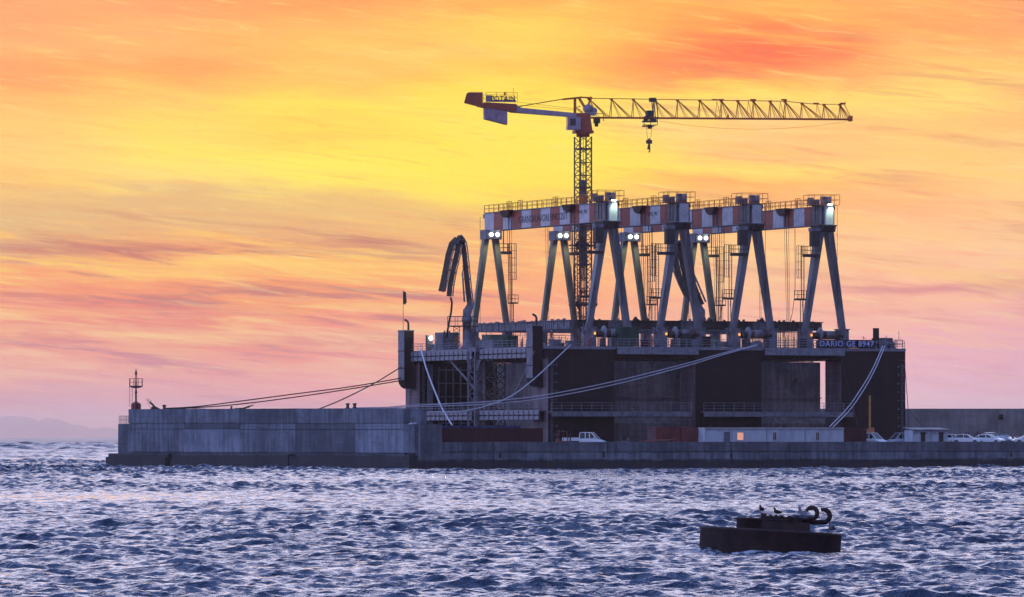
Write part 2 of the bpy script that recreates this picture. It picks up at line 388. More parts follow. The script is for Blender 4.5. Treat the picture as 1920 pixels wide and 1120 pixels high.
    wash = k.math('MULTIPLY', k.mapr(bd.outputs['Value'], 3.7, 2.9), k.mapr(k.noise(t, 3.1, 5, .7), .47, .58, 0, .8))
    fo = k.math('MAXIMUM', fo, wash)
    k.put(b.inputs['Base Color'], k.mix(fo, (.012, .030, .075), (.55, .58, .66)))
    k.put(b.inputs['Roughness'], k.math('MULTIPLY_ADD', fo, .5, rgh))
    me.materials.append(m)
    o = bpy.data.objects.new('sea_water', me); COL.objects.link(o); tag(o, kind='structure')
    return o
SLOPE = .054
build_sea()
# ================================================================ materials used by the objects
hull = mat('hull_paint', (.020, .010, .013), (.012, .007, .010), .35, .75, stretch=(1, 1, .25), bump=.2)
def plated(m):
    k = NT(m.node_tree); bs = k.n['Principled BSDF']; src = bs.inputs['Base Color'].links[0].from_socket
    t = k.new('ShaderNodeTexCoord').outputs['Object']; sp = k.new('ShaderNodeSeparateXYZ'); k.l.new(t, sp.inputs[0])
    br_ = k.new('ShaderNodeTexBrick'); k.l.new(k.comb(k.math('ADD', sp.outputs[0], sp.outputs[1]), sp.outputs[2]), br_.inputs['Vector'])
    br_.inputs['Scale'].default_value = 1.0; br_.inputs['Brick Width'].default_value = 3.6; br_.inputs['Row Height'].default_value = 1.75
    br_.inputs['Mortar Size'].default_value = .035; br_.inputs['Bias'].default_value = 0
    br_.inputs['Color1'].default_value = (.86, .86, .86, 1); br_.inputs['Color2'].default_value = (1.15, 1.12, 1.12, 1); br_.inputs['Mortar'].default_value = (1.7, 1.6, 1.6, 1)
    c = k.mix(1.0, src, br_.outputs[0], 'MULTIPLY')
    runs = k.noise(k.comb(k.math('MULTIPLY', k.math('ADD', sp.outputs[0], sp.outputs[1]), 1.4), 0.0, k.math('MULTIPLY', sp.outputs[2], .07)), 1.6, 4, .7)
    c = k.mix(k.mapr(runs, .56, .70, 0, .6), c, (.085, .034, .024))
    z = k.math('ADD', sp.outputs[2], k.math('MULTIPLY', k.noise(t, .8, 3), .8))
    c = k.mix(k.mapr(z, 3.3, 2.6, 0, .6), c, (.05, .05, .04))
    k.put(bs.inputs['Base Color'], c)
plated(hull)
hull_l = mat('lit_flank_and_duct_paint', (.17, .13, .16), (.10, .075, .09), .5, .7, stretch=(1, 1, .2)); plated(hull_l)  # sky-lit tone for the left flanks; also the grey service duct
steel = mat('grey_steel', (.19, .20, .25), (.12, .12, .155), 1.2, .6)
steel_d = mat('dark_steel', (.055, .052, .06), (.035, .03, .035), 2, .6)
steel_b = mat('blue_grey_paint', (.19, .205, .245), (.10, .105, .13), .8, .45, stretch=(1, 1, .3))
galv = mat('galvanised_steel', (.24, .255, .32), (.17, .175, .23), 2, .5)
rust = mat('rusty_steel', (.075, .030, .022), (.035, .018, .016), 2.2, .85, bump=.5)
red = mat('red_paint', (.34, .06, .045), (.22, .05, .040), .9, .5)
white = mat('white_paint', (.52, .53, .58), (.40, .40, .45), .9, .45)
cream = mat('cream_paint', (.55, .55, .55), (.42, .42, .42), .9, .4)
black = mat('black_rubber', (.02, .02, .022), (.012, .012, .014), 3, .8)
green = mat('dark_green_paint', (.03, .085, .055), (.022, .055, .04), 1, .6)
orange = mat('orange_fabric', (.75, .13, .05), (.5, .08, .04), 6, .8)
yellow = mat('yellow_paint', (.48, .27, .06), (.32, .16, .05), 2, .55)
rope_l = mat('pale_rope', (.62, .62, .72), (.42, .42, .52), 6, .9)
rope_d = mat('dark_rope', (.06, .045, .05), (.03, .025, .03), 6, .9)
skin = mat('skin', (.40, .24, .17), (.36, .2, .14), 6, .6)
glass = mat('dark_glass', (.03, .04, .055), (.02, .025, .035), 1, .08, spec=.8)
blue = mat('dark_blue_paint', (.035, .055, .17), (.025, .035, .10), 1, .6)
board = mat('sign_board_paint', (.025, .022, .045), (.018, .016, .03), 1, .7)
letter = mat('pale_blue_lettering', (.50, .58, .95), (.42, .5, .85), 3, .7)
ink = mat('dark_lettering', (.030, .022, .045), (.02, .016, .03), 3, .8)
conc = concrete('caisson_concrete', (.33, .29, .31), (.20, .18, .20))
conc_b = concrete('breakwater_concrete', (.20, .23, .285), (.10, .12, .16), wet=1.9)
conc_c = concrete('breakwater_concrete_dark', (.13, .15, .19), (.08, .095, .125), wet=1.9)
conc_e = concrete('breakwater_concrete_pale', (.27, .305, .38), (.15, .18, .24), wet=1.9)
conc_q = concrete('quay_concrete', (.185, .20, .24), (.11, .12, .155), wet=1.2)
conc_q2 = concrete('quay_concrete_bluelit', (.24, .27, .33), (.12, .14, .18), wet=1.25)  # bluish light on the lower band, put into the concrete colour
conc_w = concrete('wall_concrete', (.33, .30, .31), (.24, .22, .23))
lampm = mat('lamp_lens', (.9, .9, .9), (.9, .9, .9), 1, .4, emit=(1, 1, .95), es=9)
orail = mat('backlit_rail_orange', (.60, .16, .015), (.42, .10, .012), 2, .6)  # orange stands for bright sky glare around the backlit rails
def point(loc, w, col=(.88, 1, .75), r=.25, spot=None, aim=None, size=100):
    ld = bpy.data.lights.new('lamp_light', 'SPOT' if spot else 'POINT'); ld.energy = w; ld.color = col; ld.shadow_soft_size = r
    o = bpy.data.objects.new('lamp_light', ld); COL.objects.link(o); o.location = loc
    if spot:
        ld.spot_size = R(size); ld.spot_blend = .7
        o.rotation_euler = (Vector(aim)-Vector(loc)).to_track_quat('-Z', 'Y').to_euler()
    return o

# ================================================================ floating dock
LEN, WID, TH = 57.8, 51.3, 5.1
TW = [(0, 10.4), (23.4, 34.1), (47.2, 57.8)]
ZD = 17.4                                     # deck of the side walls
dock = thing('floating_dock', 'huge dark red-brown floating dock with three towers along its long side, moored behind the quay', 'floating dock', tuple(DK.w(0, 0, 0)), DK.rz)
m = MB(); m.box(.2, LEN-.2, .2, WID-.2, -3.5, 1.2); part('pontoon', m, hull, dock)
for v0 in (0, WID-TH):
    for u0, u1 in TW:
        m = MB(); m.mi = 0
        m.box(u0, u1, v0, v0+TH, .9, 15.7)
        m.mi = 1; m.box(u0-.03, u0, v0+.05, v0+TH-.05, 1, 15.6)           # left flank paler: sky light put into its colour
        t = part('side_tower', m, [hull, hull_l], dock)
        if v0 == 0 and u0 in (0, 47.2) or v0 > 0 and u0 == 0:             # draught marks
            d = MB(); uu = u0+.35 if u0 == 0 else u1-.75
            for i in range(52):
                z = 2.2+i*.25
                d.box(uu, uu+(.42 if i % 5 else .62), v0-.025, v0-.005, z, z+.09)
                if i % 5 == 0: d.box(uu+(.85 if u0 == 0 else -.5), uu+(1.05 if u0 == 0 else -.28), v0-.025, v0-.005, z-.06, z+.2)
            part('draught_mark', d, steel, t)
# top box girders carrying the deck
m = MB(); m.box(-.0, LEN, 0, TH, 15.72, ZD); m.box(0, LEN, WID-TH, WID, 15.72, ZD)
m.box(.1, 3.0, TH+.02, WID-TH-.02, 15.9, ZD-.1); m.box(LEN-3, LEN-.1, TH+.02, WID-TH-.02, 15.9, ZD-.1)
part('deck_girder', m, hull, dock)
m = MB(); m.box(-.05, LEN+.05, -.06, -.01, 17.0, ZD+.02); m.box(-.06, -.01, 0, WID, 17.05, ZD+.02)
for i in range(40): m.box(i*1.48, i*1.48+.05, -.1, -.06, 17.05, ZD)
part('deck_edge', m, galv, dock)
# handrails round the deck
m = MB(); m.rail([(.1, .1, ZD), (LEN-.1, .1, ZD)], 1.15, 2.0, .06); part('deck_railing', m, galv, dock)
m = MB(); m.rail([(.1, WID-.1, ZD), (LEN-.1, WID-.1, ZD), (LEN-.1, .1, ZD)], 1.15, 2.2, .06); part('deck_railing', m, galv, dock)
# walkways bridging the openings at deck level on the long side
def walkway(u0, u1, v0, v1, z0, z1, along_u=True, cells=1.35, h=1.1, rows=1, rail=True, pad=galv):
    """a stiffened plate gangway: fascia with ribs, floor, handrail"""
    m = MB(); m.box(min(u0, u1), max(u0, u1), v0, v1, z1-.12, z1)
    L = (u1-u0) if along_u else (v1-v0); k = max(2, round(L/cells)); hh = (z1-z0)/rows
    for j in range(rows):
        for i in range(k):
            a = i*L/k+.10 if rows > 1 else i*L/k+.03; b = (i+1)*L/k-(.22 if rows > 1 else .03); za = z0+j*hh+.06; zb = z0+(j+1)*hh-(.12 if rows > 1 else .04)
            if along_u: m.box(u0+a, u0+b, v0-.05, v0, za, zb)
            else: m.box(u0-.05, u0, v0+a, v0+b, za, zb)
    m.mi = 1
    for i in range(k+1):
        a = i*L/k
        if along_u: m.box(u0+a-.04, u0+a+.04, v0, v0+.25, z0, z1-.13)
        else: m.box(u0, u0+.25, v0+a-.04, v0+a+.04, z0, z1-.13)
    if along_u: m.box(u0, u1, v0+.25, v0+.3, z0, z1-.14)
    else: m.box(u0+.25, u0+.3, v0, v1, z0, z1-.14)
    w = part('walkway', m, [pad, steel_d], dock)
    if rail:
        r = MB()
        if along_u: r.rail([(u0, v0+.02, z1), (u1, v0+.02, z1)], h, cells, .055)
        else: r.rail([(u0+.02, v0, z1), (u0+.02, v1, z1)], h, cells, .055)
        part('railing', r, galv, w)
    return w
walkway(10.4, 23.4, -1.1, -.12, 16.25, 17.36, rail=False, cells=1.9)
walkway(34.1, 47.2, -1.1, -.12, 16.25, 17.36, rail=False, cells=1.9)
m = MB(); m.rail([(10.4, -1.08, 17.36), (23.4, -1.08, 17.36)], 1.1, 1.9, .055); part('railing', m, galv, dock)
m = MB(); m.rail([(34.1, -1.08, 17.36), (47.2, -1.08, 17.36)], 1.1, 1.9, .055); part('railing', m, galv, dock)
walkway(0, 22.2, -1.15, -.12, 7.3, 8.1, cells=1.6, h=1.25, pad=steel)
walkway(24.2, 48.6, -1.15, -.12, 7.3, 8.1, cells=1.6, h=1.25, pad=steel)
# short end: two tiers, split by the lattice column
walkway(-1.0, -.1, 3.8, 22.0, 15.75, 17.25, along_u=False, cells=1.7, rows=2)
walkway(-1.0, -.1, 24.6, 48.0, 15.75, 17.25, along_u=False, cells=1.7, rows=2)
walkway(-1.0, -.1, 1.0, 22.0, 6.85, 8.3, along_u=False, cells=1.7, rows=2)
walkway(-1.0, -.1, 24.6, 46.5, 6.85, 8.3, along_u=False, cells=1.7, rows=2)
# lattice column between the tiers
def lattice(m, x0, x1, y0, y1, z0, z1, w=.12, step=2.0, faces='xy', wd=.08):
    cs = [(x0, y0), (x1, y0), (x1, y1), (x0, y1)]
    for c in cs: m.bar((*c, z0), (*c, z1), w)
    k = max(1, round((z1-z0)/step)); s = (z1-z0)/k
    for i in range(k):
        za, zb = z0+i*s, z0+(i+1)*s
        for a, b in zip(cs, cs[1:]+cs[:1]):
            m.bar((*a, zb), (*b, zb), wd)
            zm = (za+zb)/2
            m.bar((*a, za), (*b, zm), wd); m.bar((*b, zm), (*a, zb), wd)
m = MB(); lattice(m, -1.6, -.2, 22.1, 24.5, 1.4, 17.0, .2, 3.0); m.box(-1.6, -.2, 22.0, 24.6, 16.9, 17.5)
m.prism([(20.8, 15.7), (22.1, 15.7), (22.1, 14.0)], -1.3, -1.1, 'yz'); m.prism([(25.9, 15.7), (24.5, 15.7), (24.5, 14.0)], -1.3, -1.1, 'yz')
part('lattice_column', m, steel, dock)
m = MB(); m.bar((-.6, 33.5, 15.8), (-.9, 24.4, 11.8), .22); m.bar((-.9, 24.4, 11.8), (-.9, 22.6, 10.6), .18)
part('diagonal_brace', m, steel, dock)
# scaffold tower seen through the opening
m = MB(); lattice(m, 4.2, 5.6, 27.5, 31.2, 1.4, 15.6, .16, 2.2, wd=.12); m.box(4.2, 5.6, 27.5, 31.2, 9.4, 9.7)
part('scaffold_tower', m, steel_d, dock)
m = MB(); m.box(5.4, 6.6, 33.9, 34.6, 1.3, 15.5)
for z in (3, 5, 7, 9, 11, 13, 15): m.bar((4.0, 31.6, z), (4.0, 35.6, z+.4), .10); m.bar((4.0, 35.6, z), (4.0, 31.6, z+.9), .08)
part('access_stair', m, steel_d, dock)
# caged ladder and pale service duct on the far tower
m = MB(); m.box(8.3, 9.5, 44.2, 45.0, 1.3, 15.6)
part('service_duct', m, hull_l, dock)
m = MB()
for u in (3.0, 4.2, 5.4, 6.6, 7.8): m.bar((u, 46.0, 2), (u, 46.0, 15.0), .16)
for z in range(2, 16, 2): m.bar((2.8, 45.95, z+.5), (8.0, 45.95, z+.5), .14)
m.box(1.2, 2.0, 45.85, 46.1, 1.4, 15.4)
part('ladder_frame', m, steel, dock)
# tall rounded-bottom ducts on the left corners, each with a bent exhaust pipe
def corner_duct(u0, u1, v0, v1, zt, zb, up):
    m = MB(); m.box(u0, u1, v0, v1, zb+1.2, zt)
    m.prism([(u0, zb+1.2), (u0+.15, zb+.7), (u0+.5, zb+.25), (u0+.95, zb), (u1, zb), (u1, zb+1.2)], v0, v1)
    m.mi = 1; m.box(u0-.025, u0, v0+.05, v1-.05, zb+1.3, zt-.05)  # left face paler, the sky light painted on as colour
    m.mi = 0
    for z in (zt-3.1, zb+3): m.box(u0-.07, u1+.05, v0-.06, v1+.02, z, z+.12)
    m.mi = 2; m.box(u0-.08, u1+.05, v0-.08, v1+.05, zt, zt+.12)
    q = part('corner_duct', m, [hull, steel, galv], dock)
    e = MB(); e.smooth = True
    e.loft([(up, v0+.8, zt), (up, v0+.8, zt+1.1), (up-.12, v0+.8, zt+1.42), (up-.45, v0+.8, zt+1.62), (up-.62, v0+.8, zt+1.7)], .16, 10)
    part('exhaust_pipe', e, steel_d, q)
corner_duct(-1.7, -.15, 1.6, 3.8, 20.3, 11.6, -.75)
corner_duct(-2.1, -.55, 47.2, 49.6, 20.4, 11.7, -1.1)
m = MB(); m.box(-.1, 0.0, 49.7, WID+.1, 1.2, 16.8); part('flank_plate', m, hull_l, dock)  # far flank in the same painted sky-lit tone
# name board
m = MB(); ub = DK.pu(1535, -.25); ue = DK.pu(1641, -.25); m.box(ub, ue, -.30, -.18, 17.45, 18.65)
nb = part('name_board', m, board, dock)
t = text_mb('DARIO GE 8947', 1.18, .03, 1.12, width=(ue-ub)*.955, bold=.016)
t.tr(Matrix.Translation((ub+.18, -.315, 17.64)) @ Matrix.Rotation(R(90), 4, 'X')); part('lettering', t, letter, nb)
# flag pole on the far duct
m = MB(); m.rod((-1.7, 48.6, 20.4), (-1.7, 48.6, 26.6), .035, 6)
fp = part('flag_pole', m, steel_d, dock)
m = MB()
fl = [(-1.7+.0, 26.4), (-1.25, 26.25), (-1.2, 25.6), (-1.12, 24.7), (-1.45, 24.35), (-1.68, 24.5)]
m.prism(fl, 48.57, 48.61); part('flag', m, mat('flag_cloth', (.05, .06, .05), (.09, .03, .03), 2), fp)
# deck bollards and rollers
def bollard_mb(s=1.0):
    m = MB(); m.smooth = True
    m.lathe((0, 0, 0), [(.34*s, 0), (.30*s, .08), (.2*s, .14), (.2*s, .45*s), (.3*s, .55*s), (.3*s, .66*s), (.12*s, .7*s)], 14); return m
EQ = 'mooring gear on the dock deck'
def place(name, mb, mats, uvz, label, cat, group=None, rz=0.0):
    return solo(name, mb, mats, label, cat, tuple(DK.w(*uvz)), DK.rz+rz, group)
for u, v, lab in ((1.0, 1.2, 'short mooring bollard on the dock deck beside the near corner duct'), (33.9, .9, 'mooring bollard on the dock deck where two pale ropes end'), (53.2, .9, 'mooring bollard on the dock corner right of the name board'), (1.6, 44.6, 'mooring bollard at the lamp-lit far left corner of the dock deck')):
    m = bollard_mb(1.5)
    for v_ in list(m.v)[:0]: pass
    place('mooring_bollard', m, steel, (u, v, ZD+.02), lab, 'bollard', 'bollards on the dock deck')
# capstan winch lit by the lamp at the left end, and the jumble at the right corner
def winch(u, v, lab, s=1.0):
    t = thing('mooring_winch', lab, 'winch', tuple(DK.w(u, v, ZD+.02)), DK.rz, 'mooring winches on the dock corners')
    m = MB(); m.box(-1.4*s, 1.4*s, -.5, .5, 0, .16); m.box(-1.3*s, -1.1*s, -.4, .4, .16, 1.0); m.box(1.1*s, 1.3*s, -.4, .4, .16, 1.0); m.box(.25*s, .5*s, -.4, .4, .16, .9)
    part('base_frame', m, galv, t)
    m = MB(); m.smooth = True; m.lathe((-1.08*s, 0, .68), [(.42, 0), (.42, .08), (.26, .1), (.26, 1.15*s), (.42, 1.17*s), (.42, 1.28*s)], 16, 'x'); part('drum', m, steel, t)
    m = MB(); m.smooth = True; m.lathe((.55*s, 0, .72), [(.3, 0), (.3, .5*s)], 12, 'x'); m.rod((.8*s, .1, .8), (.8*s, .1, 1.55), .14, 10); part('motor', m, steel_d, t)
    m = MB(); m.bar((-.6*s, .3, 1.0), (-.6*s, .3, 1.9), .06); m.bar((-.9*s, .3, 1.7), (-.2*s, .3, 1.5), .05); part('lever', m, galv, t)
winch(2.6, 43.5, 'mooring winch lit by the white lamp at the left end of the dock', 1.0)
winch(53.0, 2.6, 'mooring winch on the dock corner right of the name board', 1.0)
winch(56.0, 1.6, 'low mooring winch at the right-hand tip of the dock deck', .55)
# lamp post box left
t = thing('lamp_housing', 'tall dark box with a bright white lamp at the left end of the dock', 'floodlight', tuple(DK.w(1.0, 45.0, ZD)), DK.rz)
m = MB(); m.box(-.45, .45, -.3, .3, 0, 2.25); m.box(-.5, .5, -.34, .34, 2.25, 2.32); part('housing', m, steel_d, t)
m = MB(); m.smooth = True; m.lathe((.12, -.42, 1.85), [(.1, -.02), (.27, .0), (.3, .05), (.26, .1)], 14, 'y'); part('lamp', m, lampm, t)
point(DK.w(1.5, 43.9, ZD+2.4), 260, (.95, 1, .85))
m = MB(); m.smooth = True; m.lathe((0, 0, 0), [(.46, 0), (.46, 3.0), (.48, 3.05)], 18)
place('storage_cylinder', m, steel_d, (54.2, 2.4, ZD), 'upright dark cylinder standing on the dock corner right of the name board', 'tank')
m = MB(); m.box(-.8, .8, -.5, .5, 0, 1.5); m.box(-.9, .9, -.6, .6, 1.5, 1.62); m.box(-.7, -.3, -.53, -.5, .3, 1.2); m.box(.1, .6, -.53, -.5, .3, 1.2)
place('deck_locker', m, steel, (55.9, 2.7, ZD), 'grey locker on the dock corner beside the upright cylinder', 'locker')
m = MB(); m.rail([(-1.1, 0, 0), (1.1, 0, 0)], 1.3, 1.1, .09, 2); m.bar((.5, 0, 1.3), (.5, 0, 2.6), .05)
place('guard_frame', m, steel_d, (56.6, .7, ZD), 'dark guard frame with a thin whip aerial at the right end of the dock', 'railing')
# deck cabins, boxes
def deckbox(u, v, du, dv, h, mt, name, lab, cat, z=ZD, rib=True):
    t = thing(name, lab, cat, tuple(DK.w(u, v, z)), DK.rz)
    m = MB(); m.box(-du/2, du/2, -dv/2, dv/2, .08, h)
    if rib:
        k = max(2, round(du/.35))
        for i in range(k): m.box(-du/2+du*(i+.2)/k, -du/2+du*(i+.7)/k, -dv/2-.04, -dv/2, .15, h-.12)
        k2 = max(2, round(dv/.35))
        for i in range(k2): m.box(-du/2-.04, -du/2, -dv/2+dv*(i+.2)/k2, -dv/2+dv*(i+.7)/k2, .15, h-.12)
    part('body', m, mt, t)
    m = MB(); m.box(-du/2-.05, du/2+.05, -dv/2-.05, dv/2+.05, h, h+.08); part('roof', m, mt, t)
    for x in (-du/2+.08, du/2-.08):
        for y in (-dv/2+.08, dv/2-.08): part('foot', MB().box(x-.08, x+.08, y-.08, y+.08, 0, .08), steel_d, t)
    return t
deckbox(13.1, 1.3, 2.8, 2.0, 2.75, green, 'equipment_container', 'dark green container on the dock deck under the nearest gantry', 'container', ZD)
gu = 2.6; gv = DK.pv(838, gu)
t = deckbox(gu, gv, 2.6, 3.0, 2.6, steel, 'generator_cabinet', 'grey generator cabinet beside the folded concrete boom at the left end', 'generator')
m = MB()
for x in (-.6, -.2, .2): m.rod((x, -.5, 2.68), (x, -.5, 2.95), .12, 8)
part('exhaust_stub', m, steel_d, t)
m = MB(); m.box(.5, 1.1, -1.56, -1.545, .9, 2.0); part('warning_plate', m, yellow, t)
gv = DK.pv(925, 6.0)
deckbox(6.0, gv, 2.6, 2.6, 2.1, mat('faded_green_paint', (.16, .24, .19), (.11, .17, .14), 1), 'pump_container', 'faded green container on the far deck left of the near corner duct', 'container')
gv = DK.pv(957, 6.0)
deckbox(6.0, gv, 1.6, 2.0, 1.9, green, 'tool_crate', 'small dark green crate right of the faded green container', 'crate')
gv = DK.pv(905, 3.0)
deckbox(3.0, gv-2, 1.4, 6.0, 1.3, steel, 'long_cabinet', 'long low grey cabinet on the deck left of the faded green container', 'cabinet', rib=False)
for px, mt, w, h, nm, lab in ((1042, steel, 1.2, .9, 'pallet_box', 'small grey box on the deck right of the near corner duct'), (1072, steel, 1.5, .75, 'pallet_box', 'low grey box on the deck where a mooring rope ends'), (1210, rust, 1.1, .9, 'pallet_box', 'small rusty box on the deck between the first two gantries'), (1285, steel_d, 1.3, 1.9, 'control_cabinet', 'tall dark control cabinet on the deck below the second gantry'), (1300, galv, .9, 1.0, 'pallet_box', 'pale box on the deck right of the dark control cabinet'), (1325, rust, .9, 1.5, 'pallet_box', 'rust red box on the deck just right of the second gantry'), (1352, steel, 1.8, .8, 'pallet_box', 'wide grey box on the deck between second and third gantries'), (1398, steel_d, .8, 1.2, 'control_cabinet', 'dark cabinet standing on the deck left of the third gantry foot'), (1504, steel_d, .9, 1.3, 'control_cabinet', 'dark cabinet standing on the deck beside the fourth gantry foot')):
    u = DK.pu(px, .9)
    deckbox(u, .9, w, .9, h, mt, nm, lab, 'box' if nm == 'pallet_box' else 'cabinet', rib=False)
m = MB(); m.smooth = True; m.lathe((0, 0, 0), [(.55, 0), (.55, .06), (.18, .2), (.18, .8), (.5, .95), (.5, 1.05), (.1, 1.1)], 18)
place('hose_reel', m, mat('pale_green_paint', (.3, .5, .42), (.2, .35, .3), 2), (DK.pu(1339, .8), .8, ZD), 'pale green hose reel on the deck between second and third gantries', 'reel')
m = MB(); m.box(-.9, .9, -.35, .35, .05, .8)
for x in (-.7, -.2, .3): m.rod((x, -.4, .4), (x, -.4, .95), .12, 8)
m.box(-1, 1, -.45, .45, 0, .06)
place('rope_fairlead', m, galv, (DK.pu(1418, .6), .6, ZD), 'white rope fairlead on the deck edge where the two long pale ropes end', 'fairlead')

# ================================================================ concrete caisson inside the dock
m = MB(); m.box(9.3, 48.4, 9, 42, 1.25, 15.45)
for i in range(9): m.box(9.3+i*4.34, 9.3+i*4.34+4.3, 8.97, 9, 8.0, 15.4)
m.prism([(8.98, 7.2), (8.98, 1.3), (8.2, 1.3), (8.2, 6.4)], 8.6, 49.0, 'yz'); m.prism([(9.29, 7.2), (9.29, 1.3), (8.6, 1.3), (8.6, 6.4)], 9, 42)
m.prism([(48.42, 7.2), (48.42, 1.3), (49.0, 1.3), (49.0, 6.4)], 9, 42)
m.box(9.1, 48.6, 8.8, 42.2, 10.1, 10.22)
cs = solo('concrete_caisson', m, conc, 'massive grey concrete caisson under construction inside the floating dock', 'caisson', tuple(DK.w(0, 0, 0)), DK.rz)
m = MB()
for i in range(150):
    u = 10+38*random.random(); v = 9.4 if i % 3 else 41.5
    m.bar((u, v, 15.4), (u+random.uniform(-.05, .05), v, 18.6+random.random()*1.2), .05)
for i in range(60):
    u = 35+12.5*i/60; m.bar((u, 9.4, 15.4), (u+random.uniform(-.04, .04), 9.4, 20.0+random.random()*.4), .06)
for i in range(55):
    v = 9.6+32*random.random(); m.bar((9.6, v, 15.4), (9.6, v, 18.3+random.random()), .05)
part('reinforcing_bars', m, rust, cs)['kind'] = 'stuff'

# ================================================================ travelling formwork frame hung above the caisson
fr = thing('formwork_frame', 'long grey plate girder frame hung beneath the gantries above the caisson', 'formwork', tuple(DK.w(0, 0, 0)), DK.rz)
ZF = 20.15
def girder(a, b, along, off, name='plate_girder', plates=True, mt=steel):
    m = MB()
    if along == 'v':
        m.box(off, off+.5, a, b, ZF, ZF+1.15); m.box(off-.25, off+.75, a, b, ZF+1.16, ZF+1.26)
        k = round((b-a)/.7)
        for i in range(k):
            y = a+(b-a)*i/k
            if random.random() < .75: m.box(off-.07, off, y+.05, y+.55, ZF+.12, ZF+1.05)
            if i % 3 == 0: m.box(off-.12, off-.001, y-.04, y+.04, ZF+.02, ZF+1.14)
            if random.random() < .4: m.box(off-.1, off+.3, y, y+.2, ZF+1.27, ZF+1.27+random.uniform(.08, .25))
    else:
        m.box(a, b, off, off+.5, ZF, ZF+1.15); m.box(a, b, off-.25, off+.75, ZF+1.16, ZF+1.26)
        k = round((b-a)/.8)
        for i in range(k):
            x = a+(b-a)*i/k
            if i % 2: m.box(x-.04, x+.04, off-.12, off-.001, ZF+.02, ZF+1.14)
            if random.random() < .35: m.box(x, x+.25, off-.1, off+.3, ZF+1.27, ZF+1.27+random.uniform(.08, .3))
            if random.random() < .3: m.bar((x, off-.15, ZF-.6-random.random()*.7), (x, off-.15, ZF+.3), .07)
        m.bar((a, off-.2, ZF-.35), (b, off-.2, ZF-.35), .07)
    return part(name, m, mt, fr)
girder(9, 42.5, 'v', 7.6); girder(9, 42.5, 'v', 48.2)
for a, b in ((8.2, 13.5), (17.5, 25.2), (29.0, 37.0), (40.5, 48.2)): girder(a, b, 'u', 8.5, 'plate_girder', mt=steel_d)
for a, b in ((13.5, 17.5), (25.2, 29.0), (37.0, 40.5)): girder(a, b, 'u', 8.7, 'cross_beam', mt=steel)
girder(8.2, 48.2, 'u', 42.0, mt=steel)
m = MB()
for u in (18, 30, 38.6, 46.0, 11): m.smooth = True; m.lathe((u, 8.75, ZF+1.26), [(.42, 0), (.42, .12), (.22, .42), (.1, .55)], 12)
part('pulley_block', m, steel_d, fr)
m = MB()
for u in (14.0, 26.0, 38.0): m.box(u, u+.35, 8.9, 42.2, ZF+.1, ZF+.9)
part('tie_beam', m, steel_d, fr)

# ================================================================ four gantry cranes straddling the dock
VN, VF = 2.5, 43.9
Z0 = 20.25; ZA = DK.pz(427, 10.6, VN); ZB0 = 35.5; ZB1 = 38.15
ZFA = 34.4
def aframe(m, v, zb, za, wt, wb, half_b, half_t, thick_t, thick_b, tw):
    for s in (-1, 1):
        xb = s*(half_b-tw/2); xt = s*(half_t-tw/2)
        vs = [(xb-tw/2, v-thick_b/2, zb), (xb+tw/2, v-thick_b/2, zb), (xb-tw/2, v+thick_b/2, zb), (xb+tw/2, v+thick_b/2, zb),
              (xt-tw/2, v-thick_t/2, za), (xt+tw/2, v-thick_t/2, za), (xt-tw/2, v+thick_t/2, za), (xt+tw/2, v+thick_t/2, za)]
        q = MB(); q.hexa(vs); yield q
def cage_ladder(u, v, z0, z1, side=1, zc=None):
    m = MB()
    for x in (-.22, .22): m.bar((u+x, v, z0), (u+x, v, z1), .09)
    k = int((z1-z0)/.33)
    for i in range(k): m.bar((u-.22, v, z0+.2+i*.33), (u+.22, v, z0+.2+i*.33), .035)
    zc = z0+2.2 if zc is None else zc
    k = max(2, int((z1-zc)/.95))
    for i in range(k+1):
        z = zc+(z1-zc)*i/k; o = side*.95
        m.bar((u-.3, v, z), (u+o-.1*side, v-.35, z), .055); m.bar((u+.22, v, z), (u+o, v, z), .055); m.bar((u+o, v, z), (u+o-.1*side, v-.35, z), .055)
    for q in ((.95*side, 0), (.85*side, -.35), (.5*side, -.38)): m.bar((u+q[0], v+q[1], zc), (u+q[0], v+q[1], z1), .05)
    return m
def platform(u0, u1, v0, v1, z, deep=.35):
    m = MB(); m.box(u0, u1, v0, v1, z-deep, z); m.rail([(u0, v0, z), (u1, v0, z), (u1, v1, z), (u0, v1, z), (u0, v0, z)], 1.15, .9, .06, 2); return m
